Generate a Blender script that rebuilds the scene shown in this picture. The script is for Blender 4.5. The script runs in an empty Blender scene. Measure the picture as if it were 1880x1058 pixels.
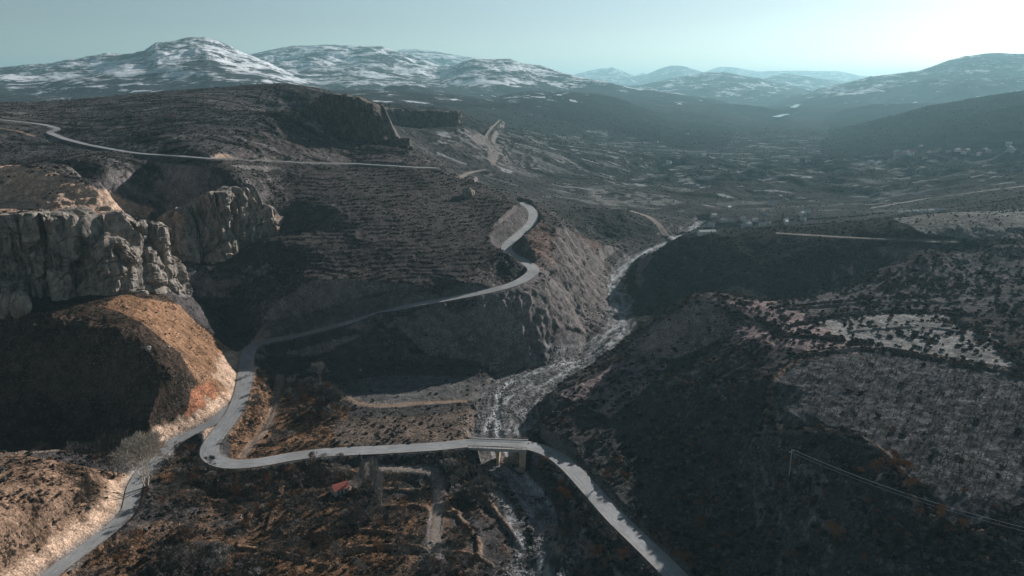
import bpy, bmesh, math, random
import numpy as np
from mathutils import Vector, Matrix
random.seed(7); rng = np.random.RandomState(7)
R = math.radians
SC = bpy.context.scene
COL = SC.collection

# ---------------------------------------------------------------- camera
FPX = 1394.0; PITCH = R(14.83); CAMZ = 140.0
cam_d = bpy.data.cameras.new('camera'); cam = bpy.data.objects.new('camera', cam_d); COL.objects.link(cam)
cam_d.sensor_width = 36.0; cam_d.lens = 36.0 * FPX / 1880.0
cam_d.clip_start = 1.0; cam_d.clip_end = 90000.0
cam.location = (0, 0, CAMZ); cam.rotation_euler = (R(90) - PITCH, 0, 0)
SC.camera = cam

# ---------------------------------------------------------------- sky, sun, exposure
SUN_EL, SUN_AZ = R(20.5), R(41.0)
world = bpy.data.worlds.new("World"); SC.world = world; world.use_nodes = True
wn = world.node_tree; wn.nodes.clear()
wo = wn.nodes.new('ShaderNodeOutputWorld'); wb = wn.nodes.new('ShaderNodeBackground')
sk = wn.nodes.new('ShaderNodeTexSky'); sk.sky_type = 'NISHITA'; sk.sun_disc = False
sk.sun_elevation = SUN_EL; sk.sun_rotation = SUN_AZ; sk.altitude = 1200; sk.air_density = 1.0; sk.dust_density = 0.6; sk.ozone_density = 1.0
tint = wn.nodes.new('ShaderNodeMix'); tint.data_type = 'RGBA'; tint.blend_type = 'MULTIPLY'; tint.inputs[0].default_value = 1.0
tint.inputs[7].default_value = (.37, .395, .405, 1)
hs = wn.nodes.new('ShaderNodeHueSaturation'); hs.inputs['Saturation'].default_value = 0.45
wn.links.new(sk.outputs[0], hs.inputs['Color']); gm = wn.nodes.new('ShaderNodeGamma'); gm.inputs[1].default_value = 1.5
wn.links.new(hs.outputs[0], gm.inputs[0]); wn.links.new(gm.outputs[0], tint.inputs[6]); wn.links.new(tint.outputs[2], wb.inputs[0])
wb.inputs[1].default_value = 0.05
wn.links.new(wb.outputs[0], wo.inputs[0])
sun_d = bpy.data.lights.new('sun', 'SUN'); sun = bpy.data.objects.new('sun', sun_d); COL.objects.link(sun)
sun_d.energy = 5.0; sun_d.angle = R(0.5); sun_d.color = (1.0, 0.95, 0.905)
SV = Vector((math.sin(SUN_AZ) * math.cos(SUN_EL), math.cos(SUN_AZ) * math.cos(SUN_EL), math.sin(SUN_EL)))
sun.rotation_euler = SV.to_track_quat('Z', 'Y').to_euler()
SC.view_settings.view_transform = 'Standard'; SC.view_settings.look = 'None'
SC.view_settings.exposure = 0.6; SC.view_settings.gamma = 1.0; SC.view_settings.use_curve_mapping = False
SC.render.engine = 'CYCLES'
SC.cycles.use_denoising = True; SC.cycles.denoiser = 'OPENIMAGEDENOISE'; SC.cycles.denoising_input_passes = 'RGB_ALBEDO_NORMAL'; SC.cycles.denoising_prefilter = 'ACCURATE'; SC.cycles.max_bounces = 4; SC.cycles.diffuse_bounces = 2; SC.cycles.volume_bounces = 0
SC.cycles.transparent_max_bounces = 4; SC.cycles.glossy_bounces = 1; SC.cycles.transmission_bounces = 1

# ---------------------------------------------------------------- helpers: pixels, noise, splines
CP_, SP_ = math.cos(PITCH), math.sin(PITCH)
def ray(u, v):
    a = (u - 940.0) / FPX; b = (v - 529.0) / FPX
    return a, CP_ - b * SP_, -SP_ - b * CP_
def pz(u, v, z):
    a, b, c = ray(u, v); t = (z - CAMZ) / c
    return (t * a, t * b, float(z))
def pyy(u, v, y):
    a, b, c = ray(u, v); t = y / b
    return (t * a, float(y), CAMZ + t * c)
def hid(u, y, z):
    d = y * CP_ + (CAMZ - z) * SP_
    return ((u - 940.0) / FPX * d, float(y), float(z))
def proj(x, y, z):
    d = y * CP_ + (CAMZ - z) * SP_
    h = (z - CAMZ) * CP_ + y * SP_
    return 940 + FPX * x / d, 529 - FPX * h / d

PERM = rng.permutation(1024).astype(np.int32); PERM = np.concatenate([PERM, PERM])
GR = rng.uniform(0, 2 * np.pi, 1024); GX = np.cos(GR).astype(np.float32); GY = np.sin(GR).astype(np.float32)
def perlin(x, y, seed=0):
    x = np.asarray(x, np.float64) + seed * 37.17; y = np.asarray(y, np.float64) + seed * 71.73
    xi = np.floor(x).astype(np.int64); yi = np.floor(y).astype(np.int64)
    xf = (x - xi).astype(np.float32); yf = (y - yi).astype(np.float32)
    xi &= 1023; yi &= 1023; x1 = (xi + 1) & 1023; y1 = (yi + 1) & 1023
    def g(a, b, fx, fy):
        h = PERM[PERM[a] + b]
        return GX[h] * fx + GY[h] * fy
    ux = xf * xf * xf * (xf * (xf * 6 - 15) + 10); uy = yf * yf * yf * (yf * (yf * 6 - 15) + 10)
    n0 = g(xi, yi, xf, yf); n1 = g(x1, yi, xf - 1, yf); n2 = g(xi, y1, xf, yf - 1); n3 = g(x1, y1, xf - 1, yf - 1)
    a = n0 + ux * (n1 - n0); b = n2 + ux * (n3 - n2)
    return (a + uy * (b - a)) * 1.5
def fbm(x, y, wl, octv, seed=0, gain=0.5, ridged=False):
    o = 0; a = 1.0; t = 0
    for k in range(octv):
        n = perlin(x / wl, y / wl, seed + k * 3)
        if ridged: n = 1 - 2 * np.abs(n)
        o = o + a * n; t += a; a *= gain; wl /= 2.03
    return o / t
def smooth(a, b, x):
    t = np.clip((x - a) / (b - a), 0, 1); return t * t * (3 - 2 * t)
def catmull(P, step=3.0):
    P = np.array(P, float); n = len(P); out = []
    for i in range(n - 1):
        p0 = P[max(i - 1, 0)]; p1 = P[i]; p2 = P[i + 1]; p3 = P[min(i + 2, n - 1)]
        L = np.linalg.norm(p2[:2] - p1[:2]); m = max(2, int(L / step))
        for k in range(m):
            t = k / m
            out.append(0.5 * ((2 * p1) + (p2 - p0) * t + (2 * p0 - 5 * p1 + 4 * p2 - p3) * t * t + (3 * p1 - p0 - 3 * p2 + p3) * t ** 3))
    out.append(P[-1]); return np.array(out)
def inpoly(U, V, poly):
    r = np.zeros(U.shape, bool); n = len(poly)
    for i in range(n):
        x0, y0 = poly[i]; x1, y1 = poly[(i + 1) % n]
        if y0 == y1: continue
        c = ((y0 > V) != (y1 > V)) & (U < (x1 - x0) * (V - y0) / (y1 - y0) + x0)
        r ^= c
    return r

# ---------------------------------------------------------------- height control points read off the view: (u, v, z)
VIS = [
 # u -150
 (-150,1058,16),(-150,900,14),(-150,820,6),(-150,700,24),(-150,620,34),(-150,340,96),(-150,300,88),(-150,222,114),
 # u 0
 (0,1058,12),(0,950,16),(0,840,12),(0,828,4),(0,812,4),(0,760,10),(0,700,20),(0,620,31),(0,575,40),(0,350,86),(0,310,92),(0,300,86),(0,260,98),(0,222,112),(0,200,120),
 (90,1020,2),(100,930,11),(100,850,10),(100,740,11),(100,700,19),(100,610,35),(90,556,41),
 # u 200
 (200,1058,-3),(180,1000,0),(200,920,5),(200,870,4),(200,830,1),(200,812,0),(200,760,8),(200,700,18),(200,645,31),(200,598,37.5),(200,543,42),
 (150,330,88),(200,375,82),(200,361,84),(200,320,84),(200,275,94),(200,230,108),(200,200,120),
 # shoulder / gully
 (285,546,38),(330,580,30),(360,605,21),(330,530,27),(300,500,34),(330,487,38),
 # u 400
 (400,1058,-6),(400,950,-6),(400,870,-4),(385,830,0),(400,760,3),(340,800,2),(340,760,9),(360,700,16),(340,640,24),(420,690,8),(440,650,7),(400,622,15),(420,600,11),(380,560,17),(400,520,28),
 (500,560,24),(500,500,36),(500,440,49),(500,380,62),(500,330,74),(400,478,36),(400,310,86),(400,290,92),(400,250,103),(400,210,117),(400,185,127),
 # u 560-740 top
 (560,270,92),(560,240,104),(560,210,117),(560,185,127),(620,252,97),(680,264,92),(740,277,87),(760,290,78),(640,280,86),(640,301,79),
 # u 600
 (600,1058,-7),(600,950,-6),(600,880,-5),(600,832,0),(600,780,-2),(600,740,-1),(600,700,0),(600,660,5),(600,603,15),(600,560,26),(600,500,37),(600,440,49),(600,380,62),(600,330,73),
 # u 800
 (800,1058,-7),(800,950,-7),(800,880,-6),(800,822,0),(800,790,-3),(800,740,-2),(800,700,-1),(800,670,2),(800,620,13),(800,555,26),(800,500,36),(800,440,47),(800,380,58),(800,340,67),(800,310,74),
 (800,290,60),(800,260,75),(800,236,86),
 # u 900-1000
 (950,700,-2),(930,660,1),(930,620,10),(930,570,22),(900,535,30),(930,500,33),(900,440,44),(900,400,51),(900,360,58),(960,380,48),(960,366,48),
 (900,330,38),(900,300,48),(900,280,55),(900,230,65),(900,200,85),(950,350,25),(960,300,35),
 (1050,455,36),(1010,480,33),(1000,440,38),(1020,410,36),(1080,440,29),(1000,385,40),(1000,540,20),(1000,600,5),(1000,640,-2),(1060,600,-1),(1060,540,12),(1100,500,16),(1100,555,1),(1125,500,4),
 (1120,388,20),(1040,395,22),(1200,405,8),(1120,440,3),(1180,440,0),(1100,350,15),(1150,372,8),
 # bottom right of centre
 (1000,1058,-8),(1000,950,-7),(1000,880,-7),(1010,832,0),(1100,900,0),(1130,950,0),(1240,1058,0),(1150,1058,-5),(1060,950,-6),
 (1060,820,3),(1010,780,2),(975,750,-2),(1000,700,1),(1060,680,3),(1080,720,10),(1150,700,17),(1150,780,9),(1170,630,15),(1200,600,25),(1230,575,33),(1280,550,40),(1340,548,44),(1120,665,6),
 (1200,700,22),(1200,640,27),(1200,800,9),(1200,900,4),(1300,700,33),(1300,800,22),(1300,900,13),(1300,1000,6),(1300,620,39),(1400,620,50),(1400,700,44),(1400,800,32),(1400,900,22),(1400,1000,12),(1400,1058,8),
 (1500,650,52),(1500,750,49),(1500,850,40),(1500,950,28),(1500,1058,19),(1650,650,54),(1650,750,51.5),(1650,850,48),(1650,950,41),(1650,1058,31),(1750,950,46),(1430,770,43),(1780,1058,38),
 (1880,670,60),(1880,750,57.5),(1880,850,54),(1880,950,50),(1880,1058,43),(2080,670,66),(2080,850,57),(2080,1058,42),
 (1500,590,52),(1650,582,56),(1880,600,62),(1880,540,66),(1700,540,58),(1500,545,50),(1400,552,48),(1600,505,60),(1750,465,69),(1880,440,76),(2080,430,88),
 (1200,470,20),(1250,437,32),(1250,500,16),(1200,520,6),(1200,560,0),(1400,422,44),(1400,470,34),(1400,530,20),(1550,410,52),(1550,450,46),(1550,500,34),(1700,440,54),(1700,455,52),(1880,420,60),(1880,388,60),(1700,396,56),(2080,390,66),
 (1300,425,-5),(1250,400,0),(1400,395,2),(1550,385,4),(1700,380,12),(1880,365,40),(1880,345,31),(1250,350,2),(1400,330,0),(1600,330,5),(1880,320,22),(1250,300,0),(1450,290,0),(1650,290,8),(1880,290,30),(1400,265,0),
 (1050,300,18),(1050,250,28),(1200,270,5),(2080,365,46),(2080,300,50),
]
HID = [
 (-150,140,2),(200,140,-6),(600,140,-8),(1000,140,-8),(1400,120,0),(1880,110,14),(-300,150,10),(2080,110,20),
 (-150,345,44),(-150,500,86),(0,505,84),(-150,950,122),(-150,1300,95),(-150,2200,110),(0,950,118),(0,1300,95),(0,2200,110),
 (-100,330,42),(0,340,42),(90,345,43),(150,352,43),(215,356,42),(262,370,38),(-240,325,44),
 (-240,350,84),(-100,353,83),(0,361,82),(70,366,81),(150,378,80),(212,374,79),(240,386,79),(270,396,77),(262,408,76),(300,425,50),(330,400,30),
 (330,448,40),(365,452,38),(400,452,37),(440,468,40),(470,478,43),(505,470,48),
 (330,474,72),(365,476,79),(400,477,80),(455,504,76),(482,502,71),(515,508,61),(300,475,55),
 (610,700,97),(690,684,93),(610,728,124),(650,722,124),(690,716,120),(728,700,108),(755,700,84),
 (200,425,72),(200,442,64),(100,480,76),
 (200,950,124),(200,1300,100),(200,2200,110),(330,385,22),(300,395,28),(400,392,12),
 (400,900,137),(400,1200,105),(400,2200,112),(560,840,137),(600,850,134),(600,1000,110),(600,1400,110),(600,2200,125),
 (680,780,100),(740,735,84),(740,800,80),(700,1000,92),
 (800,680,66),(960,700,35),(900,680,52),(860,660,60),(1100,600,8),(1000,760,22),(1120,830,8),(1050,850,15),
 (800,1100,90),(720,1100,96),(800,1400,100),(800,2200,120),(900,2600,95),(1050,2600,60),
 (1230,385,14),(1280,395,12),(1340,392,16),(1230,412,2),(1400,385,22),(1500,360,32),(1500,400,12),(1600,370,44),(1600,410,26),(1750,370,54),(1750,405,42),(1880,370,60),(1880,400,52),(2080,380,70),
 (1250,620,5),(1400,600,10),(1550,590,20),(1700,610,25),(1880,600,40),(1880,780,30),(1150,640,3),
 (1200,2600,10),(1400,2600,0),(1600,2600,0),(1880,2600,40),(2080,2600,60),(1250,4500,0),(1500,4500,0),(1880,4500,40),(400,4500,130),(800,4500,120),(0,4500,110),
 (940,12000,0),(200,12000,100),(1700,12000,0),(940,24000,0),(100,24000,100),(1800,24000,0),(2080,12000,0),(-150,12000,100),
]
# cliffs: rim polyline (left to right as seen), each (u, y, H); the uphill side is away from the camera
CLIFFS = {
 'near': [(-260,335,40),(-100,341,40),(0,349,39),(70,353,39),(130,361,38),(146,368,37),(154,373,36),(166,364,36),(190,358,36),(212,361,36),(226,374,37),(238,378,38),(262,378,38),(282,384,36),(296,396,28),(306,412,6)],
 'middle': [(280,500,0),(300,468,18),(330,458,32),(365,462,38),(400,463,40),(432,474,38),(455,488,32),(478,484,28),(500,488,16),(520,500,0)],
 'upper': [(545,790,0),(565,742,16),(608,714,36),(650,704,36),(690,696,33),(725,682,28),(744,672,20),(752,690,0)],
 'far': [(650,1110,6),(690,1085,24),(720,1065,28),(760,1080,22),(800,1066,27),(832,1074,24),(845,1120,0)],
}
ZB = {'near': 60, 'middle': 60, 'upper': 110, 'far': 110, 'bluff': 15, 'gorge': 15}
WSTEP = {'near': 5, 'middle': 7, 'upper': 9, 'far': 18, 'bluff': 10, 'gorge': 12}
CL = {}
for k, L in CLIFFS.items():
    CL[k] = np.array([hid(u, y, ZB[k])[:2] + (h,) for u, y, h in L], float)
BEHIND = {'near': 62.0, 'middle': 60.0, 'upper': 75.0, 'far': 170.0}

def segdist(X, Y, A, B):
    dx, dy = B[0] - A[0], B[1] - A[1]; L2 = dx * dx + dy * dy
    t = np.clip(((X - A[0]) * dx + (Y - A[1]) * dy) / L2, 0, 1)
    ex = X - (A[0] + t * dx); ey = Y - (A[1] + t * dy)
    d = np.sqrt(ex * ex + ey * ey)
    side = dx * (Y - A[1]) - dy * (X - A[0])      # >0: left of travel = away from the camera for left-to-right lines
    return d, t, side
def cliffstep(k, X, Y):
    P = CL[k]; best = np.full(X.shape, 1e9); H = np.zeros(X.shape); WT = np.zeros(X.shape)
    for i in range(len(P) - 1):
        d, t, s = segdist(X, Y, P[i], P[i + 1])
        best = np.minimum(best, d); w = math.hypot(P[i + 1, 0] - P[i, 0], P[i + 1, 1] - P[i, 1]) / (d * d + 9.0) ** 1.5
        H = H + w * (P[i, 2] + t * (P[i + 1, 2] - P[i, 2])); WT = WT + w
    H = H / WT
    poly = [(-9000.0, P[0, 1])] * (k == 'near') + [tuple(q[:2]) for q in P] + [(P[-1, 0] * 3, P[-1, 1] * 3), (P[0, 0] * 3, P[0, 1] * 3)]
    sd = np.where(inpoly(X, Y, poly), best, -best)
    wd = {'near': 12, 'middle': 14, 'upper': 20, 'far': 40}[k]
    wd = wd + .7 * np.maximum(sd, 0); side = smooth(-2, wd, segdist(X, Y, P[-1], P[-1] * 3)[0])
    if k != 'near': side = side * smooth(-2, wd, segdist(X, Y, P[0], P[0] * 3)[0])
    return side * H * smooth(0.0, WSTEP[k], sd) * np.exp(-(np.maximum(sd, 0) / BEHIND[k]) ** 2)
def steps(X, Y):
    o = np.zeros(X.shape)
    for k in CL:
        P = CL[k]; r = BEHIND[k] * 2.6
        m = (X > P[:, 0].min() - r) & (X < P[:, 0].max() + r) & (Y > P[:, 1].min() - 5) & (Y < P[:, 1].max() + r)
        if m.any(): o[m] += cliffstep(k, X[m], Y[m])
    return o

# thin-plate fit in (x/y, ln y)
def adj(u, v, z):
    return z + (1.2 * math.exp(-((z - 32) / 14.0) ** 2) if 560 < u < 1120 and 330 < v < 600 else 0)
def lower_right(u, v, z):
    y = pz(u, v, z)[1]
    if u > 980 and y < 350 and z > 3 and not (u < 1070 and v > 800): return z * (.68 + .12 * smooth(1650, 2000, u) * 0)
    if u > 1180 and 425 < y < 650 and z > 10 and v < 570: return z * .86
    return z
def push_right(u, y, z):
    if u >= 1230 and 355 < y < 415: return (u, y + 48, z * .8)
    if u >= 1400 and 585 < y < 615: return (u, y + 50, z)
    return (u, y, z)
VIS = [(u, v, float(lower_right(u, v, z))) for u, v, z in VIS]; HID = [push_right(*c) for c in HID]
pts = np.array([pz(c[0], c[1], adj(*c)) for c in VIS] + [hid(*c) for c in HID], float)
W0 = 20.0
def sl(X, Y): return X / (Y + W0), np.log(Y / 100.0)
CZB = {'near': [44,43,42,42,43,42,43,43,43,42,42,41,39,36,32,28], 'middle': [50,38,38,37,37,41,44,44,47,52], 'upper': [112,104,98,95,92,89,86,82], 'far': [92,90,88,87,86,85,82]}
zt = pts[:, 2] - steps(pts[:, 0], pts[:, 1]); keep = np.ones(len(pts), bool); ex = []
for k in CL:
    P = CL[k]; r = 42.0 if k == 'far' else 16.0
    for i in range(len(P) - 1): keep &= segdist(pts[:, 0], pts[:, 1], P[i], P[i + 1])[0] > r
    T = np.gradient(P[:, :2], axis=0); T /= np.linalg.norm(T, axis=1)[:, None]
    for i in range(len(P)):
        nx, ny = T[i, 1], -T[i, 0]
        for o, dz in ((8.0, 0.0), (1.0, 0.5), (-WSTEP[k] - 4.0, 1.0)): ex.append((P[i, 0] + nx * o, P[i, 1] + ny * o, CZB[k][i] + dz))
ex = np.array(ex); pts = np.concatenate([pts[keep], ex]); zt = np.concatenate([zt[keep], ex[:, 2]])
ps, pl = sl(pts[:, 0], pts[:, 1])
def tpsk(r2): return 0.5 * r2 * np.log(r2 + 1e-12)
n = len(pts); K = tpsk((ps[:, None] - ps[None]) ** 2 + (pl[:, None] - pl[None]) ** 2)
K += np.eye(n) * 6e-5
Pm = np.stack([np.ones(n), ps, pl], 1); A = np.zeros((n + 3, n + 3)); A[:n, :n] = K; A[:n, n:] = Pm; A[n:, :n] = Pm.T
wts = np.linalg.solve(A, np.concatenate([zt, np.zeros(3)]))
NS_, NL_ = 261, 421
S0, S1 = -1.0, 1.0; L0, L1 = math.log(1.05), math.log(260.0)
sc_ = np.linspace(S0 - .02, S1 + .02, NS_); lc_ = np.linspace(L0 - .02, L1 + .02, NL_)
ZC = np.zeros((NL_, NS_))
for i in range(NL_):
    r2 = (sc_[:, None] - ps[None]) ** 2 + (lc_[i] - pl[None]) ** 2
    ZC[i] = tpsk(r2) @ wts[:n] + wts[n] + wts[n + 1] * sc_ + wts[n + 2] * lc_[i]
def crmat(q, g):
    h = g[1] - g[0]; f = (q - g[0]) / h; i = np.clip(np.floor(f).astype(int), 1, len(g) - 3); t = f - i
    M = np.zeros((len(q), len(g))); r = np.arange(len(q))
    M[r, i - 1] += -.5 * t + t * t - .5 * t ** 3; M[r, i] += 1 - 2.5 * t * t + 1.5 * t ** 3
    M[r, i + 1] += .5 * t + 2 * t * t - 1.5 * t ** 3; M[r, i + 2] += -.5 * t * t + .5 * t ** 3
    return M

# ---------------------------------------------------------------- the terrain grid (a fan of rows: finer near, coarser far)
Q = globals().get("QUAL", 1.0)
rows = [105.0]
while rows[-1] < 25500:
    y = rows[-1]
    st = 0.55 if y < 330 else (0.0020 * (y - 330) + 0.62 if y < 900 else (0.00195 * y if y < 2600 else 0.0042 * y))
    rows.append(y + st / Q)
YR = np.array(rows); NR = len(YR)
NCOL = int(1500 * Q); SCOL = np.linspace(-0.97, 0.97, NCOL)
Z = crmat(np.log(YR / 100), lc_) @ ZC @ crmat(SCOL, sc_).T
Yg = np.repeat(YR[:, None], NCOL, 1); Xg = SCOL[None] * (Yg + W0)
print('grid', NR, NCOL, NR * NCOL)
near = YR < 1700
Z[near] += steps(Xg[near], Yg[near])

# ---------------------------------------------------------------- far ridges: crest (u, v, y)
RIDGES = [
 # name, crest list, front run, front power, back run
 ('snow1', [(-300,150,4600),(-150,138,4600),(0,125,4600),(60,121,4600),(120,112,4500),(200,103,4400),(265,98,4300),(285,84,4300),(345,71,4300),(375,70,4300),(400,76,4350),(450,97,4400),(520,128,4500),(600,158,4600),(680,178,4700),(760,196,4800)], 2100, 1.15, 2500, 100),
 ('snow2', [(380,120,6300),(460,100,6300),(520,86,6300),(600,83,6300),(700,86,6300),(735,97,6300),(780,112,6200),(830,131,6100),(900,150,6000),(980,172,6000)], 2800, 1.2, 2500, 95),
 ('snow3', [(640,110,9000),(700,102,9000),(732,93,9000),(760,90,9000),(800,94,9000),(850,104,9000),(900,112,9000),(960,128,9000),(1020,150,9000)], 2500, 1.2, 2500, 90),
 ('snow4', [(700,150,5400),(760,140,5400),(830,120,5400),(870,109,5400),(935,109,5400),(960,118,5400),(990,121,5400),(1030,133,5300),(1100,148,5100),(1160,163,4900),(1240,172,4700),(1320,186,4500),(1380,205,4300)], 1900, 1.15, 2500, 60),
 ('foot', [(600,172,3300),(700,176,3200),(800,178,3100),(900,182,3100),(960,168,3200),(1000,167,3200),(1060,170,3200),(1120,178,3200),(1160,190,3100),(1200,206,3000),(1240,222,2900)], 1300, 1.9, 1500, 60),
 ('mid', [(1120,215,4100),(1180,200,4100),(1240,192,4100),(1330,191,4100),(1400,196,4000),(1430,205,3800),(1470,222,3600),(1500,235,3400)], 900, 1.9, 1500, 0),
 ('far1', [(1040,142,17000),(1060,136,17000),(1090,128,17000),(1125,124,17000),(1150,134,17000),(1166,139,17000),(1180,134,17000),(1200,142,17000),(1260,150,17000)], 5000, 1.2, 4000, 0),
 ('far2', [(1165,142,15000),(1190,136,15000),(1210,127,15000),(1232,121,15000),(1252,121,15000),(1275,128,15000),(1300,135,15000),(1330,142,15000)], 5000, 1.2, 4000, 0),
 ('far3', [(1270,140,19000),(1300,130,19000),(1320,123,19000),(1345,123,19000),(1385,131,19000),(1450,130,19000),(1540,131,19000),(1575,138,19000),(1620,143,19000),(1700,150,19000)], 5000, 1.2, 4000, 0),
 ('far4', [(1100,162,8200),(1180,156,8200),(1240,143,8200),(1290,134,8200),(1330,133,8200),(1370,141,8200),(1420,150,8200),(1480,165,8200),(1530,180,8000)], 3000, 1.2, 3000, 0),
 ('far5', [(1370,155,11500),(1410,142,11500),(1440,135,11500),(1480,140,11500),(1540,150,11500),(1600,158,11500)], 3500, 1.2, 3000, 0),
 ('right1', [(1380,196,6200),(1450,176,6300),(1520,160,6400),(1600,142,6500),(1690,130,6500),(1740,113,6500),(1775,102,6500),(1830,98,6500),(1880,98,6500),(1980,108,6500),(2150,112,6500)], 3000, 1.1, 3000, 0),
 ('right2', [(1450,238,3900),(1500,218,3800),(1550,202,3700),(1600,193,3600),(1680,190,3500),(1760,190,3500),(1880,185,3500),(2100,180,3500)], 1000, 1.8, 1500, 0),
 ('right3', [(1430,268,2500),(1500,249,2500),(1560,234,2450),(1620,217,2400),(1700,196,2350),(1780,181,2300),(1880,168,2300),(2000,158,2300),(2150,150,2300)], 1150, 1.7, 900, 10),
 ('right4', [(1620,262,1900),(1700,240,1850),(1760,222,1800),(1820,205,1800),(1880,190,1800),(2000,172,1800),(2150,160,1800)], 640, 1.7, 500, 20),
]
farm = YR > 1150; i0 = int(np.argmax(farm))
Xf, Yf, Zf = Xg[i0:], Yg[i0:], Z[i0:].copy()
Sf = Xf / Yf
RMASK = {}; CRN = np.zeros(Yf.shape)
base_far = Zf.copy()
wx = fbm(Xf, Yf, 1600, 4, 11); wy = fbm(Xf, Yf, 900, 4, 17)
for name, C, run, pw, back, zb in RIDGES:
    c = np.array([pyy(*q) for q in C]); cs = c[:, 0] / c[:, 1]
    cy = np.interp(Sf, cs, c[:, 1]); cz = np.interp(Sf, cs, c[:, 2])
    # taper past the ends
    endw = smooth(cs[0] - .09, cs[0], Sf) * smooth(cs[-1] + .09, cs[-1], Sf) if True else 1
    d = cy - Yf
    warp = 1 + 0.45 * wy * smooth(0, run * .25, d)
    tf = np.clip(1 - d * warp / run, 0, 1); tb = np.clip(1 + d / back, 0, 1)
    sh = np.where(d > 0, tf ** pw, tb ** 1.3)
    zr = base_far + (cz - base_far) * sh * endw
    RMASK[name] = (zr > Zf) & (sh * endw > 0.02)
    CRN = np.where(zr > Zf, sh * endw, CRN); Zf = np.maximum(Zf, zr)
rise = np.clip(Zf - base_far, 0, 400)
crest = Zf  # relief noise on the far slopes
rug = fbm(Xf + 260 * wx, Yf + 260 * wy, 520, 7, 31, ridged=True)
Zf = Zf + (rug - .25) * np.clip(rise, 0, 160) * 0.33 * smooth(1300, 2200, Yf) * (1 - .8 * smooth(.82, 1.0, CRN)) + fbm(Xf, Yf, 260, 5, 41) * (7 + 0.08 * np.clip(rise, 0, 200)) * (1 - .7 * smooth(.85, 1.0, CRN)) * smooth(1150, 2200, Yf)
Z[i0:] = Zf
# ---------------------------------------------------------------- relief of the near ground
DS = SCOL[1] - SCOL[0]
def slopes(Zz, j0=0, j1=None):
    Zs = Zz[j0:j1]; ys = YR[j0:j1]
    dx = np.gradient(Zs, axis=1) / (DS * (ys[:, None] + W0))
    dy = np.gradient(Zs, ys, axis=0) - dx * SCOL[None]
    return dx, dy
jn = int(np.searchsorted(YR, 1700))
gx, gy = slopes(Z)
steep = np.sqrt(gx * gx + gy * gy); STP = smooth(0.08, 0.5, steep)
U0, V0 = proj(Xg, Yg, Z)
nx_, ny_ = Xg[:jn], Yg[:jn]
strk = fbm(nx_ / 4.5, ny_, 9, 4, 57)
big = fbm(nx_ + 12 * perlin(nx_ / 30, ny_ / 30, 3), ny_ + 12 * perlin(nx_ / 30, ny_ / 30, 5), 46, 5, 51, 0.5, True)
calm = 1 - .75 * inpoly(U0[:jn], V0[:jn], [(1030,730),(1100,680),(1200,590),(1280,535),(1500,540),(1600,620),(1420,640),(1320,650),(1220,720),(1100,740)]) * (ny_ < 430)
Z[:jn] += calm * (big - .2) * (0.25 + 3.4 * STP[:jn]) * smooth(110, 200, ny_)
Z[:jn] += fbm(nx_, ny_, 9, 4, 61, .55) * (0.35 + 0.9 * STP[:jn])
wide = fbm(nx_, ny_, 130, 4, 66)
Z[:jn] += (wide * 9 + (9 + 13 * smooth(0, 350, nx_)) * (fbm(nx_, ny_ * .8, 210, 5, 67, .5, True) - .3)) * smooth(700, 1150, ny_) * smooth(1700, 1400, ny_) * (np.abs(nx_ + 130) < 4000)
# rocky bluffs above the river
rockz = inpoly(U0[:jn], V0[:jn], [(720,590),(860,560),(1000,520),(1050,440),(1120,455),(1140,520),(1110,600),(1010,660),(930,690),(860,660),(780,650)]) & (ny_ > 370) & (ny_ < 600)
rk = .5 * fbm(nx_ * .7 + ny_ * .7, (nx_ - ny_) * .35, 16, 5, 71, .55, True)
ROCKM = np.zeros(Z.shape, np.float32); ROCKM[:jn] = rockz * smooth(.3, .6, steep[:jn])
Z[:jn] += (rk - .1) * 3.4 * ROCKM[:jn]
# planted contour rows of the big middle slope
TERR = inpoly(U0, V0, [(470,300),(640,308),(790,312),(880,345),(965,385),(935,440),(925,465),(970,492),(955,512),(880,535),(760,555),(640,580),(560,590),(500,560),(520,470),(500,380)]) & (Yg > 385) & (Yg < 640)
zt_ = (Z + 2.6 * fbm(Xg, Yg, 45, 3, 81))[:jn] / 1.45
ph = zt_ - np.floor(zt_)
Z[:jn] += TERR[:jn] * 0.5 * (smooth(0, .25, ph) - ph)
PLTOP = inpoly(U0, V0, [(-900,280),(0,300),(90,310),(285,380),(270,402),(-900,420)]) & (Yg > 352) & (Yg < 500)
zq = (Z + 1.5 * fbm(Xg, Yg, 18, 3, 83))[:jn] / 3.2; pq = zq - np.floor(zq); Z[:jn] += PLTOP[:jn] * (1.1 * (smooth(0, .18, pq) - pq) + .5 * fbm(nx_, ny_, 7, 3, 84, .6, True))

# ---------------------------------------------------------------- roads and the river bed: (u, v, z[, half width])
MAIN = [(1300,1130,1),(1240,1058,1),(1185,1003,.5),(1130,950,0),(1085,900,0),(1048,860,0),(1018,836,0),(985,822,0),(955,816,0),(910,813,0),(860,814,0),(800,820,0),(700,826,0),(600,831,0),(540,838,0),(470,850,0),(420,852,0),(391,842,.5),(385,824,1),(400,798,1.6),(425,765,2.5),(440,735,3.6),(449,700,5),(453,662,6.5),(462,638,7.5),(490,627,9),(540,618,11),(600,603,15),(650,590,18),(700,575,21),(760,560,25),(830,548,28),(900,534,30.5),(945,521,32),(972,506,33),(979,494,34),(962,480,35),(938,468,36),(930,455,37),(938,443,38),(960,425,39.5),(976,408,41),(978,390,43),(968,378,45),(957,372,46)]
BRANCH = [(436,738,3.4),(415,758,2.6),(390,776,2),(360,792,1.2),(335,804,.6),(310,817,.3),(285,842,0),(262,868,0),(248,892,0),(243,915,0),(235,940,0),(200,974,0),(160,1004,0),(120,1034,0),(85,1062,0),(10,1125,0)]
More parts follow.
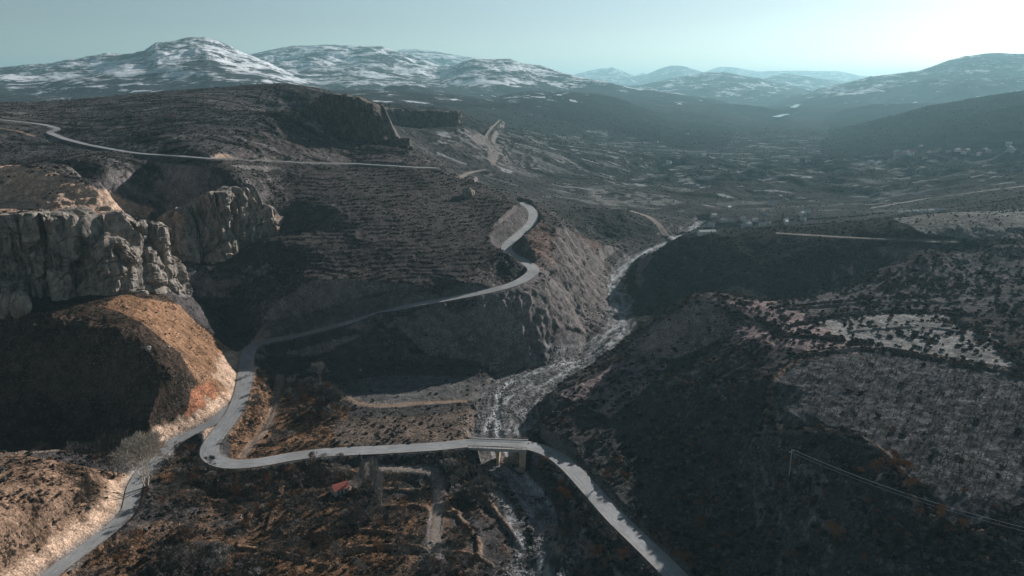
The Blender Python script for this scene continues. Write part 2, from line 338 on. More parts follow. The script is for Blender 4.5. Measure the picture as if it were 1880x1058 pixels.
UPPER = [(-60,215,116),(0,221,112),(60,227,109.5),(98,233,107.2),(104,238,106),(92,244,104.2),(104,251,103),(135,260,101.5),(180,270,99),(250,281,95),(310,287,93),(385,290,92),(430,292,89.5),(500,296,86.5),(560,299,83.5),(640,302,79),(700,304,77),(760,307,75),(800,311,73.5)]
RIVER = [(1290,405,-4,5),(1235,442,-4,5),(1160,475,-4,5),(1138,500,-4,6),(1130,528,-4,7),(1135,560,-4,8),(1140,590,-4,9),(1115,622,-4.3,9.5),(1060,655,-4.8,12),(995,690,-5.2,14.5),(940,730,-5.6,14),(925,780,-6.2,12),(915,815,-6.8,9.5),(930,860,-7.2,9.5),(965,910,-7.6,11),(1000,960,-8,12),(1005,1010,-8.4,11),(990,1058,-8.7,10),(975,1130,-9,10)]
TRACKS = [  # half width, points
 (1.0, [(514,690,1),(508,735,0),(492,780,-.5),(468,812,-.5),(446,838,0)]),
 (2.0, [(678,828,0),(682,848,-2.5),(670,870,-5),(645,892,-6)]),
 (1.6, [(690,860,-5.5),(760,862,-6),(795,868,-6.3),(806,895,-6.5),(805,930,-6.8),(797,985,-7),(802,1020,-7)]),
 (1.3, [(-20,840,5),(60,830,4),(130,823,2.5),(200,815,1.5),(260,812,1),(310,816,.5)]),
 (1.3, [(1425,428,43),(1480,432,46),(1560,436,49),(1650,440,51),(1700,443,53),(1760,443,55)]),
 (2.2, [(1160,388,16),(1190,398,10),(1208,412,5),(1222,432,0)]),
 (1.7, [(918,220,70),(905,232,66),(892,250,60),(898,264,56),(912,282,50),(906,303,45)]),
 (2.2, [(845,326,50),(860,318,50),(890,312,48)]),
 (1.2, [(-20,232,106),(30,240,102),(60,250,98)]),
 (1.4, [(1600,382,6),(1700,365,20),(1800,352,30),(1880,342,38)]),
 (1.2, [(600,705,0),(650,737,-1.2),(700,745,-1.6),(770,741,-2),(850,736,-2.4)]),
]
def rawg(u, v):
    a, b, c = ray(u, v); y = np.geomspace(112, 5000, 4000); x = a / b * y; jj = np.clip(np.searchsorted(YR, y), 0, NR - 1); ii = np.clip(((x / (YR[jj] + W0) - SCOL[0]) / DS).astype(int), 0, NCOL - 1)
    k = int(np.argmax(Z[jj, ii] >= CAMZ + c / b * y)); return (x[k], y[k], float(Z[jj[k], ii[k]]))
def world_line(L, step=2.5):
    if L is UPPER:
        P = catmull([rawg(*q[:2]) for q in L], step); k = np.ones(21) / 21; P[:, 2] = np.convolve(np.pad(P[:, 2], 10, 'edge'), k, 'valid'); return P
    if any(L is t[1] for t in TRACKS): return catmull([rawg(*q[:2]) for q in L], step)
    P = [pz(q[0], q[1], adj(*q[:3]) if L is MAIN else q[2]) + tuple(q[3:]) for q in L]
    return catmull(P, step)
def band(P, Rr, jmax=None):
    """distance, height, arc length, signed offset of the nearest point of polyline P, inside Rr; yields (rows, cols, arrays)"""
    D = np.full(Z.shape, 1e6, np.float32); H = np.zeros(Z.shape, np.float32); AL = np.zeros(Z.shape, np.float32); SG = np.zeros(Z.shape, np.float32); WD = np.zeros(Z.shape, np.float32)
    al = 0.0
    for i in range(len(P) - 1):
        A, B = P[i], P[i + 1]; L = math.hypot(B[0] - A[0], B[1] - A[1])
        y0 = min(A[1], B[1]) - Rr; y1 = max(A[1], B[1]) + Rr
        r0 = int(np.searchsorted(YR, y0)); r1 = int(np.searchsorted(YR, y1)) + 1
        xa = min(A[0], B[0]) - Rr; xb = max(A[0], B[0]) + Rr
        y0 = max(y0, 20)
        ss = [xa / (y0 + W0), xa / (y1 + W0), xb / (y0 + W0), xb / (y1 + W0)]
        c0 = max(0, int((min(ss) - SCOL[0]) / DS)); c1 = min(NCOL, int((max(ss) - SCOL[0]) / DS) + 2)
        if r1 > r0 and c1 > c0:
            X = Xg[r0:r1, c0:c1]; Y = Yg[r0:r1, c0:c1]
            d, t, s = segdist(X, Y, A, B)
            m = (d < D[r0:r1, c0:c1]) & (d < Rr)
            D[r0:r1, c0:c1][m] = d[m]; H[r0:r1, c0:c1][m] = (A[2] + t * (B[2] - A[2]))[m]
            AL[r0:r1, c0:c1][m] = (al + t * L)[m]; SG[r0:r1, c0:c1][m] = np.sign(s[m])
            if len(A) > 3: WD[r0:r1, c0:c1][m] = (A[3] + t * (B[3] - A[3]))[m]
        al += L
    return D, H, AL, SG, WD
CUT = np.zeros(Z.shape, np.float32); ROADD = np.full(Z.shape, 1e6, np.float32)
ZNAT = Z.copy()
GRV = np.zeros(Z.shape, np.float32); TRK = np.zeros(Z.shape, np.float32)
# river first, then the road fills across it
riv = world_line(RIVER, 3.0)
D, H, AL, SG, WD = band(riv, 62)
cross = D * SG
WDn = WD * (1 + .25 * perlin(AL / 14, SG * 3.3, 9))
inb = smooth(1.0, 0.0, (D - WDn) / 5.0) * (D < 1e5)
dd5 = np.minimum(D, WD + 3) * SG; bed = H + .25 * perlin(AL / 9, dd5 / 3, 2) + .18 * perlin(AL / 3, dd5 / 2, 4)
chan = np.abs(cross - WD * .55 * np.sin(AL / 31.0) - 2 * perlin(AL / 17, AL * 0, 12))
chan2 = np.abs(cross + WD * .5 * np.sin(AL / 23.0 + 1.3) - 2 * perlin(AL / 13, AL * 0, 14))
bed = bed - .7 * smooth(2.2, .6, chan) - .5 * smooth(1.8, .5, chan2)
Z[:] = np.where(D < 1e5, np.minimum(Z * (1 - inb) + np.minimum(bed, Z + .5) * inb, bed + .4 + np.maximum(D - WDn, 0) * (.75 + .25 * perlin(AL / 12, AL * 0, 21)) + np.maximum(D - WDn - 8, 0) * .7), Z)
GRV = np.maximum(GRV, smooth(1.5, -1.0, D - WDn) * (D < 1e5))
CHN = np.maximum(smooth(2.6, 1.2, chan), .8 * smooth(2.0, 1.0, chan2)) * GRV
RIVD, RIVA, RIVC = D, AL, cross
BROOK = [(952,858,-8.0),(968,872,-8.1),(990,890,-8.3),(1012,914,-8.5),(1034,950,-8.7),(1036,985,-8.9),(1022,1015,-9.1),(1008,1050,-9.3),(1000,1110,-9.5)]
brk = world_line(BROOK, 2.0); Db, Hb, _, _, _ = band(brk, 12)
Z[:] = np.where(Db < 1e5, np.minimum(Z, Hb - .5 + np.maximum(Db - 1.6, 0) * .9), Z); BRK = smooth(3.2, 2.0, Db)
ROADS = {}; fine0 = fbm(Xg, Yg, 6, 3, 97)
def carve(L, hw, cs, fs, Rr, cutmark=True):
    P = world_line(L, 2.5)
    # ease heights along the line
    D, H, AL, SG, _ = band(P, Rr)
    m = D < Rr
    gap = np.zeros(Z.shape, bool)
    if L is MAIN: gap = (RIVD < 10.3) & (np.abs(Yg - 284) < 16)
    up = H - .12 + np.maximum(D - hw, 0) * cs; up = up + np.maximum(D - hw - (9 if L is MAIN or L is BRANCH else 6), 0) * 2.2; lo = H - .12 - np.maximum(D - hw, 0) * fs - np.maximum(D - hw - 7, 0) * 1.1
    cutm = m & (Z > up) & ~gap
    if cutmark:
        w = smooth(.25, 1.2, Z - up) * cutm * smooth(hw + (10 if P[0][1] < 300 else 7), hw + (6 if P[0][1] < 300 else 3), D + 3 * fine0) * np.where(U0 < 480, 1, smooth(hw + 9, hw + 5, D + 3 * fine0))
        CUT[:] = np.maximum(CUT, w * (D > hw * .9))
    z2 = np.clip(Z, lo, up)
    rough = fbm(Xg[m], Yg[m], 5, 3, 91) * .35
    z3 = Z.copy(); z3[m] = z2[m] + rough * smooth(hw, hw + 2.5, D[m]) * (z2[m] != Z[m])
    Z[:] = np.where(gap, Z, z3)
    ROADD[:] = np.minimum(ROADD, D if cutmark else D + np.float32(3.7 - hw))
    return P
BANKS = [([(512,860),(600,857),(700,872),(790,866)],1.0), ([(700,935),(760,930),(830,945),(880,940)],1.1), ([(640,1010),(720,1005),(790,1012),(860,1020),(900,1040)],1.3), ([(806,905),(850,960),(880,1000),(870,1050)],1.0),
 ([(480,900),(465,930),(450,975)],.8), ([(520,880),(505,930),(490,980)],.8), ([(1030,1040),(1060,1022),(1110,1020),(1150,1035)],1.1), ([(1060,985),(1110,975),(1150,1000)],1.0), ([(560,985),(660,975),(760,985)],1.0), ([(300,1020),(400,1005),(500,1015),(600,1040)],1.0), ([(830,880),(880,905),(925,960),(960,1010)],1.4), ([(640,905),(700,900),(780,905)],.9),
 ([(1412,785),(1420,700),(1470,662)],.9), ([(1470,655),(1620,640),(1740,664),(1885,692)],1.0), ([(1420,790),(1560,800),(1640,850),(1700,950),(1815,985)],1.0), ([(1560,610),(1700,602),(1820,622)],.7), ([(1480,585),(1640,572),(1790,580)],1.0), ([(1440,568),(1600,556),(1760,556)],1.0)]
BK = np.zeros(Z.shape, np.float32)
for L, hh in BANKS:
    D, H, AL, SG, _ = band(catmull([rawg(*q) for q in L], 3.0), 5)
    bk = smooth(1.5, .3, D + .5 * perlin(AL / 4, AL * 0, 3)) * (D < 5) * (.45 + .55 * smooth(-.3, .2, perlin(AL / 7, AL * 0 + 3, 8))); Z += hh * bk; BK = np.maximum(BK, bk)
ROADS['main'] = carve(MAIN, 4.1, 1.0, .62, 46)
ROADS['branch'] = carve(BRANCH, 3.2, .85, .6, 40)
ROADS['upper'] = carve(UPPER, 3.3, .9, .6, 46)
for hw, L in TRACKS:
    far = L[0][1] < 330
    ROADS.setdefault('tracks', []).append((hw, carve(L, hw + .3, .8, .5, 12, False)))

# fine roughness everywhere but the carriageways
fine = fbm(nx_, ny_, 2.6, 3, 95, .6) * smooth(3.4, 6, ROADD[:jn]) * smooth(900, 500, ny_)
Z[:jn] += fine * (.22 + .35 * STP[:jn] + .5 * ROCKM[:jn])

U1, V1 = proj(Xg, Yg, Z)
def ground(x, y):
    """height of the finished ground"""
    x = np.asarray(x, float); y = np.asarray(y, float)
    j = np.clip(np.searchsorted(YR, y) - 1, 0, NR - 2); fy = (y - YR[j]) / (YR[j + 1] - YR[j])
    def at(jj):
        f = (x / (YR[jj] + W0) - SCOL[0]) / DS; i = np.clip(np.floor(f).astype(int), 0, NCOL - 2); t = np.clip(f - i, 0, 1)
        return Z[jj, i] * (1 - t) + Z[jj, i + 1] * t
    return at(j) * (1 - fy) + at(j + 1) * fy
def gidx(x, y):
    j = np.clip(np.searchsorted(YR, y), 0, NR - 1); i = np.clip(((x / (YR[j] + W0) - SCOL[0]) / DS + .5).astype(int), 0, NCOL - 1)
    return j, i

# ---------------------------------------------------------------- what covers the ground, as surface colours
gx, gy = slopes(Z); steep = np.sqrt(gx * gx + gy * gy)
jit = 10 * fbm(Xg, Yg, 22, 4, 101); jit2 = 10 * fbm(Xg, Yg, 22, 4, 111)
UU = U1 + jit; VV = V1 + jit2 * .6
def zone(poly, ymin=0, ymax=1e9, soft=True):
    a, b = (UU, VV) if soft else (U1, V1)
    return (inpoly(a, b, poly) & (Yg > ymin) & (Yg < ymax)).astype(np.float32)
n1 = fbm(Xg, Yg, 60, 5, 121); n2 = fbm(Xg, Yg, 14, 4, 131)
COLR = np.empty(Z.shape + (3,), np.float32); COLR[:] = (.062, .054, .050)
SCRUB = np.full(Z.shape, .55, np.float32)       # how much dark brush grows there
def paint(m, c, scrub=None):
    m = np.clip(m, 0, 1)[..., None]
    COLR[:] = COLR * (1 - m) + np.array(c, np.float32) * m
    if scrub is not None: SCRUB[:] = SCRUB * (1 - m[..., 0]) + scrub * m[..., 0]
far_w = smooth(650, 1500, Yg)
paint(far_w, (.040, .041, .041), .65)
paint(smooth(.05, .5, n1) * .7 * smooth(1700, 2500, Yg), (.065, .064, .060))
# near left hill, its shade painted in brown; warm dry grass there, lower bank, farm plots
paint(zone([(-400,520),(60,560),(150,535),(300,540),(410,625),(450,690),(430,760),(330,810),(200,830),(-400,860)], 265, 385), (.062, .043, .033), .6)  # darker brown base stands in for the hill's shaded side
paint(zone([(230,540),(330,560),(420,640),(455,690),(435,760),(350,800),(372,720),(330,650),(260,590),(180,560)], 265, 385) * smooth(-.5, .3, n2 + .4), (.225, .130, .078), .5)
paint(zone([(-400,820),(0,825),(230,870),(250,920),(60,1058),(-400,1200)], 150, 275), (.20, .130, .090), .6)
paint(zone([(240,900),(330,840),(560,860),(760,850),(880,900),(960,1058),(800,1200),(60,1200),(100,1058)], 140, 275) * smooth(-.35, .25, n1 + .6 * n2), (.17, .10, .06), .7)
paint(zone([(440,690),(520,690),(640,760),(640,830),(430,850),(420,800)], 270, 350), (.17, .10, .062), .7)
paint(zone([(610,770),(760,765),(880,745),(870,812),(620,828)], 280, 330), (.115, .090, .075), .62)
paint(zone([(600,705),(700,690),(900,690),(930,700),(880,735),(760,742),(690,748),(640,735)], 320, 360, False), (.10, .093, .085), .12)
paint(zone([(560,265),(760,290),(780,304),(640,300),(560,296),(430,290),(450,250),(520,235)], 560, 760), (.10,.082,.075), .4)
paint(TERR.astype(np.float32), (.064, .054, .050), .6)
paint(zone([(0,300),(300,300),(420,290),(560,160),(0,180)], 470, 1000) , (.078, .070, .066), .55)
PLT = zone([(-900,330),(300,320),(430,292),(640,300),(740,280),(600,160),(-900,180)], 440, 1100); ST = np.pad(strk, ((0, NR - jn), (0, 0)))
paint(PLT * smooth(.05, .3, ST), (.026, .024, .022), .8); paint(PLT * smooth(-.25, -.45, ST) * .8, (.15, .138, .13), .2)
paint(zone([(0,300),(80,310),(280,380),(260,400),(0,420)], 355, 480), (.28, .195, .15), .3)
paint(zone([(980,400),(1110,450),(1000,520),(960,470)], 440, 640), (.12, .088, .076), .5)
# right-hand hills
paint(zone([(1140,470),(1250,430),(1400,418),(1880,380),(1880,450),(1450,560),(1150,620)], 425, 700), (.045, .042, .040), .6)
paint(zone([(1640,400),(1760,386),(1990,384),(1990,436),(1780,440),(1700,430)], 440, 640), (.15, .142, .128), .15)
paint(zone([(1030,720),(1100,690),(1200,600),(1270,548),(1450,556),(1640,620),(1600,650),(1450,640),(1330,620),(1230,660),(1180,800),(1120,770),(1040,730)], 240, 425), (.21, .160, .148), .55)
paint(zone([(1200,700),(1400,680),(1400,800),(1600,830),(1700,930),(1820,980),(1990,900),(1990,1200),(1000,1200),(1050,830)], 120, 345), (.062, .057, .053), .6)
paint(zone([(1410,560),(1620,500),(1880,435),(2100,430),(2100,560),(1700,575),(1500,580)], 255, 432), (.10, .092, .087), .6)
paint(zone([(1500,590),(1560,575),(1720,575),(1820,610),(1890,680),(1640,640),(1560,625)], 220, 380), (.20, .188, .172), .28)
ORCH = zone([(1412,705),(1470,662),(1620,642),(1885,682),(2060,700),(2060,900),(1880,920),(1815,978),(1720,955),(1690,900),(1640,850),(1560,800),(1418,785)], 120, 345)
paint(ORCH, (.062, .059, .057), .35); paint(ORCH * smooth(0, .4, fbm(Xg, Yg, 4, 3, 171) + .1), (.105, .102, .099), .3)
# valley fields: pale strips
fld = perlin(Xg / 90 + .3 * perlin(Xg / 40, Yg / 40, 5), Yg / 38, 141); fl2 = perlin(Xg / 40, Yg / 16, 145)
vz = smooth(800, 950, Yg) * smooth(2600, 1900, Yg) * (V1 > 240)
paint(vz * smooth(.3, .42, fld) * .8, (.12, .116, .108), .35)
paint(vz * smooth(.5, .58, fl2) * .9, (.24, .235, .22), .15)
paint(vz * smooth(-.35, -.5, fld) * .8, (.026, .027, .027), .8)
paint(zone([(1000,345),(1180,352),(1260,372),(1200,385),(1060,372),(990,360)], 780, 1000) * smooth(-.1, .3, n2 + n1), (.15, .14, .125), .3)
paint(zone([(1020,385),(1190,385),(1215,425),(1120,445),(1050,430)], 640, 800), (.045, .042, .038), .6)
# rock
rockm = smooth(.85, 1.3, steep) * (Yg < 900) * (1 - .9 * ((U1 < 480) & (V1 > 545)))
rockm = np.maximum(rockm, ROCKM * smooth(-.3, .2, n2 + .2)); rockm = np.maximum(rockm, smooth(.5, .8, steep) * smooth(900, 1000, Yg))
paint(rockm * .85, (.15, .13, .12), .15)
paint(BK * .6 * (Yg < 290), (.20, .13, .085), .2)
paint(zone([(-900,300),(0,304),(90,312),(285,384),(270,398),(215,392),(130,384),(-900,398)], 352, 520) * smooth(-.5, .1, n2 + .3), (.40, .285, .215), .12)
# gravel of the river, bare cuts beside the road, trodden tracks
braid = fbm(RIVA / 3.0, RIVC, 3.2, 4, 151)
paint(GRV, (.12, .113, .107), .42)
paint(GRV * smooth(0, .5, braid + .1), (.22, .21, .20), .25)
paint(CHN * .9 * smooth(-.3, .2, perlin(RIVA / 9, RIVC / 4, 77) + .2), (.30, .30, .295), .05)
paint(GRV * smooth(.0, .35, -braid) * .85 * (1 - CHN), (.07, .06, .055), .6)
paint(BRK, (.045, .045, .042), 0)
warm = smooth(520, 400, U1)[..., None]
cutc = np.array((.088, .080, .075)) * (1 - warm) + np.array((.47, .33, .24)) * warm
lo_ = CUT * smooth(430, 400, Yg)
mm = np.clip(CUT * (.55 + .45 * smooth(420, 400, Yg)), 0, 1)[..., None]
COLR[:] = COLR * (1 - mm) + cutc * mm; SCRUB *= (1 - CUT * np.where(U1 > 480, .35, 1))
paint(zone([(330,690),(370,675),(385,720),(345,770),(330,760)], 270, 330) * CUT * .0, (.5, .2, .1))
paint(zone([(350,715),(392,700),(398,735),(350,775),(330,790)], 270, 330) * (CUT < .5), (.34, .155, .09), .1)
paint(smooth(5.2, 3.4, ROADD) * .75, (.17, .155, .14), .1)
for hw, P in ROADS['tracks']:
    D, _, _, _, _ = band(P, hw + 3)
    paint(smooth(hw + 1.2, hw, D), (.19, .16, .14) if P[0][0] > -60 else (.22, .145, .10), 0)
    ROADD = np.minimum(ROADD, np.where(D < 4, D + 1.5, 1e6))
# snow on the high slopes
SNOW = np.zeros(Z.shape, np.float32)
for nm, k in (('snow1', 1), ('snow2', 1), ('snow3', 1), ('snow4', 1), ('foot', .92), ('right1', .80), ('far1', .95), ('far2', .85), ('far3', .95), ('far4', .85), ('far5', .85), ('mid', .5)):
    SNOW[i0:][RMASK[nm]] = k
SNOW *= smooth(60, 170, Z + 60 * n1 + 70 * (Yg > 4800))
for nm in ('mid', 'foot', 'right2', 'right3', 'right4'):
    mk_ = np.zeros(Z.shape, np.float32); mk_[i0:][RMASK[nm]] = 1; paint(mk_, (.027, .029, .029), .7)
SNOW = np.maximum(SNOW, .86 * smooth(1250, 1700, Yg) * smooth(1290, 1000, U1) * smooth(222, 188, V1 + 22 * n2) * smooth(-.25, .2, n1) * (Yg < 5000))
SNOW = np.maximum(SNOW, .72 * (Yg > 3300) * (U1 > 1200) * smooth(0, .4, n1 + .2) * (V1 < 195))
lee = smooth(-.25, .35, -(gx * math.sin(SUN_AZ) + gy * math.cos(SUN_AZ)))
wrm = ((COLR[..., 0] / (COLR[..., 2] + 1e-4)) < 1.5)[..., None]; COLR = np.where(wrm, COLR * np.array((.97, 1.0, 1.06), np.float32), COLR)
print('attributes done')

# ---------------------------------------------------------------- materials
def nt(name):
    m = bpy.data.materials.new(name); m.use_nodes = True; t = m.node_tree; t.nodes.clear()
    return m, t, (lambda ty, **k: _n(t, ty, k)), t.links.new
def _n(t, ty, k):
    n = t.nodes.new(ty)
    for a, b in k.items(): setattr(n, a, b)
    return n
def mixc(N, L, a, b, f, mode='MIX'):
    n = N('ShaderNodeMix', data_type='RGBA', blend_type=mode)
    for s, v in ((0, f), (6, a), (7, b)):
        if hasattr(v, 'is_output') or hasattr(v, 'links'): L(v, n.inputs[s])
        else: n.inputs[s].default_value = v if s == 0 else (tuple(v) + (1,) if len(v) == 3 else v)
    return n.outputs[2]
def mth(N, L, op, *a):
    n = N('ShaderNodeMath', operation=op)
    for i, v in enumerate(a):
        if hasattr(v, 'links'): L(v, n.inputs[i])
        else: n.inputs[i].default_value = v
    return n.outputs[0]
def noi(N, L, vec, scale, det=4, rough=.55, dist=0):
    n = N('ShaderNodeTexNoise'); n.inputs['Scale'].default_value = scale; n.inputs['Detail'].default_value = det
    n.inputs['Roughness'].default_value = rough; n.inputs['Distortion'].default_value = dist; L(vec, n.inputs['Vector']); return n.outputs[0]
def mr(N, L, v, a, b, c=0, d=1):
    n = N('ShaderNodeMapRange'); L(v, n.inputs[0])
    for i, q in enumerate((a, b, c, d)): n.inputs[i + 1].default_value = q
    return n.outputs[0]
def ground_mat():
    m, t, N, L = nt('ground'); co = N('ShaderNodeTexCoord').outputs['Object']
    out = N('ShaderNodeOutputMaterial'); bs = N('ShaderNodeBsdfPrincipled'); bs.inputs['Roughness'].default_value = .95; bs.inputs['Specular IOR Level'].default_value = .0
    at = N('ShaderNodeAttribute', attribute_name='col'); ax = N('ShaderNodeAttribute', attribute_name='aux')
    sx = N('ShaderNodeSeparateColor'); L(ax.outputs['Color'], sx.inputs[0]); scrub, snow, lee = sx.outputs[0], sx.outputs[1], sx.outputs[2]
    sep = N('ShaderNodeSeparateXYZ'); L(co, sep.inputs[0])
    a = noi(N, L, co, 1.4, 5, .7); b = noi(N, L, co, .22, 5, .65); c = noi(N, L, co, .03, 4, .6)
    k = mth(N, L, 'MULTIPLY', mr(N, L, a, .3, .7, .25, 1.85), mr(N, L, b, .3, .7, .55, 1.5))
    k = mth(N, L, 'MULTIPLY', k, mr(N, L, c, .3, .7, .75, 1.25))
    kc = N('ShaderNodeCombineColor'); [L(k, kc.inputs[i]) for i in range(3)]
    base = mixc(N, L, at.outputs['Color'], kc.outputs[0], 1.0, 'MULTIPLY')
    # dark brush: speckle at three sizes
    s1 = noi(N, L, co, .75, 3, .6, .4); s2 = noi(N, L, co, .16, 3, .6); s3 = noi(N, L, co, .045, 3, .6)
    v = mth(N, L, 'ADD', mth(N, L, 'MULTIPLY', s1, .5), mth(N, L, 'ADD', mth(N, L, 'MULTIPLY', s2, .3), mth(N, L, 'MULTIPLY', s3, .2)))
    thr = mr(N, L, scrub, 0, 1, .72, .42)
    sp = mth(N, L, 'MULTIPLY', mth(N, L, 'SUBTRACT', v, thr), 22.0); sp = mth(N, L, 'MINIMUM', mth(N, L, 'MAXIMUM', sp, 0.0), .9)
    base = mixc(N, L, base, (.028, .026, .022), sp)
    vo = N('ShaderNodeTexVoronoi'); vo.inputs['Scale'].default_value = .55; vo.inputs['Randomness'].default_value = 1; L(co, vo.inputs['Vector'])
    st_ = mth(N, L, 'MULTIPLY', mr(N, L, vo.outputs['Distance'], .16, .26, 1, 0), mth(N, L, 'MULTIPLY', mr(N, L, s2, .48, .6, 0, .75), mr(N, L, scrub, .05, .25, 0, 1)))
    base = mixc(N, L, base, mixc(N, L, at.outputs['Color'], (3.2, 3.2, 3.2), 1.0, 'MULTIPLY'), st_)
    # snow with dark rows and rock showing through
    mp = N('ShaderNodeMapping'); mp.inputs['Scale'].default_value = (1, 1.0, 5.0); L(co, mp.inputs[0])
    w1 = noi(N, L, mp.outputs[0], .0045, 7, .68, .3); w2 = noi(N, L, mp.outputs[0], .03, 4, .7)
    w = mth(N, L, 'ADD', mth(N, L, 'MULTIPLY', w1, .72), mth(N, L, 'MULTIPLY', w2, .28))
    th = mr(N, L, snow, 0, 1, .80, .47)
    sn = mth(N, L, 'MULTIPLY', mth(N, L, 'SUBTRACT', w, th), 14.0); sn = mth(N, L, 'MINIMUM', mth(N, L, 'MAXIMUM', sn, 0.0), 1.0)
    sn = mth(N, L, 'MULTIPLY', sn, mr(N, L, snow, 0, .08))
    base = mixc(N, L, base, (.74, .77, .81), sn)
    L(base, bs.inputs['Base Color'])
    bm = N('ShaderNodeBump'); bm.inputs['Strength'].default_value = 1.0; bm.inputs['Distance'].default_value = .8
    h = mth(N, L, 'ADD', mth(N, L, 'MULTIPLY', a, .5), mth(N, L, 'ADD', mth(N, L, 'MULTIPLY', b, 1.0), mth(N, L, 'MULTIPLY', sp, .9)))
    L(h, bm.inputs['Height']); L(bm.outputs[0], bs.inputs['Normal'])
    L(bs.outputs[0], out.inputs[0]); return m
M_GROUND = ground_mat()
def mesh_obj(name, V, F, mat, smooth_=True, parent=None, attrs=None, kind=None, link=True):
    """V (n,3), F (m,k) arrays -> one mesh object"""
    V = np.asarray(V, np.float32); F = np.asarray(F, np.int32); k = F.shape[1]
    me = bpy.data.meshes.new(name)
    me.vertices.add(len(V)); me.vertices.foreach_set('co', V.ravel())
    me.loops.add(F.size); me.loops.foreach_set('vertex_index', F.ravel())
    me.polygons.add(len(F)); me.polygons.foreach_set('loop_start', np.arange(0, F.size, k, dtype=np.int32)); me.polygons.foreach_set('loop_total', np.full(len(F), k, np.int32))
    me.update(calc_edges=True)
    me.polygons.foreach_set('use_smooth', np.full(len(F), smooth_, bool))
    for an, arr in (attrs or {}).items():
        at = me.attributes.new(an, 'FLOAT_COLOR', 'POINT'); at.data.foreach_set('color', np.asarray(arr, np.float32).ravel())
    if mat: me.materials.append(mat)
    o = bpy.data.objects.new(name, me)
    if link: COL.objects.link(o)
    if parent: o.parent = parent
    if kind: o['kind'] = kind
    return o

# ---------------------------------------------------------------- cut the grid into the named landforms
CLS = np.zeros(Z.shape, np.int16)
NAMES = ['ground', 'hill', 'hill', 'plateau', 'hill', 'hill', 'river_bed', 'valley', 'hill', 'snowy_mountain', 'snowy_mountain', 'snowy_mountain', 'snowy_mountain', 'hill', 'hill', 'mountain', 'mountain', 'mountain', 'mountain', 'mountain', 'hill', 'hill', 'hill']
Xw, Yw = Xg, Yg
CLS[(Yg > 690)] = 7
CLS[inpoly(U1, V1, [(-2000,500),(0,560),(150,535),(300,540),(410,625),(450,690),(430,760),(330,812),(0,812),(-2000,900)]) & (Yg > 262) & (Yg < 392)] = 1
CLS[inpoly(U1, V1, [(400,600),(300,480),(440,292),(800,308),(970,372),(1110,450),(1140,520),(1070,600),(930,672),(700,690),(480,628)]) & (Yg > 366) & (Yg < 670)] = 2
CLS[((U1 < 440) & (V1 < 480) & (Yg > 350) & (Yg < 1150)) | (inpoly(U1, V1, [(430,300),(810,308),(740,270),(690,180),(560,150),(-50,150),(-50,300)]) & (Yg > 500) & (Yg < 1150))] = 3
CLS[inpoly(U1, V1, [(975,760),(1060,670),(1170,600),(1270,535),(1500,530),(1880,420),(2600,380),(2600,1500),(1400,1500),(1250,1000),(1060,835)]) & (Yg < 425)] = 4
CLS[inpoly(U1, V1, [(1130,480),(1250,425),(1500,400),(1880,375),(2600,350),(2600,700),(1170,640)]) & (Yg >= 425) & (Yg < 690)] = 5
CLS[(GRV > .5)] = 6
CLS[inpoly(U1, V1, [(1000,385),(1130,375),(1220,400),(1220,445),(1050,450)]) & (Yg > 650) & (Yg < 820)] = 8
for q, nm in enumerate(['snow1', 'snow2', 'snow3', 'snow4', 'foot', 'mid', 'far1', 'far2', 'far3', 'far4', 'far5', 'right1', 'right2', 'right3', 'right4']):
    CLS[i0:][RMASK[nm]] = (9, 10, 11, 12, 13, 14, 15, 16, 17, 18, 19, 19, 20, 21, 22)[q]
VERT = np.stack([Xg, Yg, Z], -1).reshape(-1, 3)
dsp = ROCKM[:jn] * (1.7 * (1 - 2 * np.abs(perlin(Xg[:jn] / 9 + .4 * perlin(Xg[:jn] / 5, Z[:jn] / 5, 5), Z[:jn] / 16, 301))) + .9 * perlin(Xg[:jn] / 3.5, Z[:jn] / 3.2, 305) + .5 * perlin(Xg[:jn] / 1.7, Z[:jn] / 1.6, 309)) * smooth(4, 8, ROADD[:jn]) * smooth(.5, .9, steep[:jn])
ndir = np.sqrt(gx[:jn] ** 2 + gy[:jn] ** 2) + 1e-3
VERT = VERT.reshape(NR, NCOL, 3); VERT[:jn, :, 0] -= dsp * gx[:jn] / ndir; VERT[:jn, :, 1] -= dsp * gy[:jn] / ndir; VERT = VERT.reshape(-1, 3)
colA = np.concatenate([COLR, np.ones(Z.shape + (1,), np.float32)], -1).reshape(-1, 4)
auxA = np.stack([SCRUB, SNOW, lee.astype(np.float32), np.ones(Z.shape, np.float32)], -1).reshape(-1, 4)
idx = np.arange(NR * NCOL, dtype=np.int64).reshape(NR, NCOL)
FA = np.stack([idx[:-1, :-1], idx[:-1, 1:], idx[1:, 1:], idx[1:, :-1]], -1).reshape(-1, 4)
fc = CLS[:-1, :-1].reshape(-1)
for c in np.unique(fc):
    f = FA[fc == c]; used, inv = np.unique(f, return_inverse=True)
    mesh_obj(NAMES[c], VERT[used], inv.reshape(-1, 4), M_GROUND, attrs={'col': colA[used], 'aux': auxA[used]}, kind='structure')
del FA, VERT
print('ground meshes done')
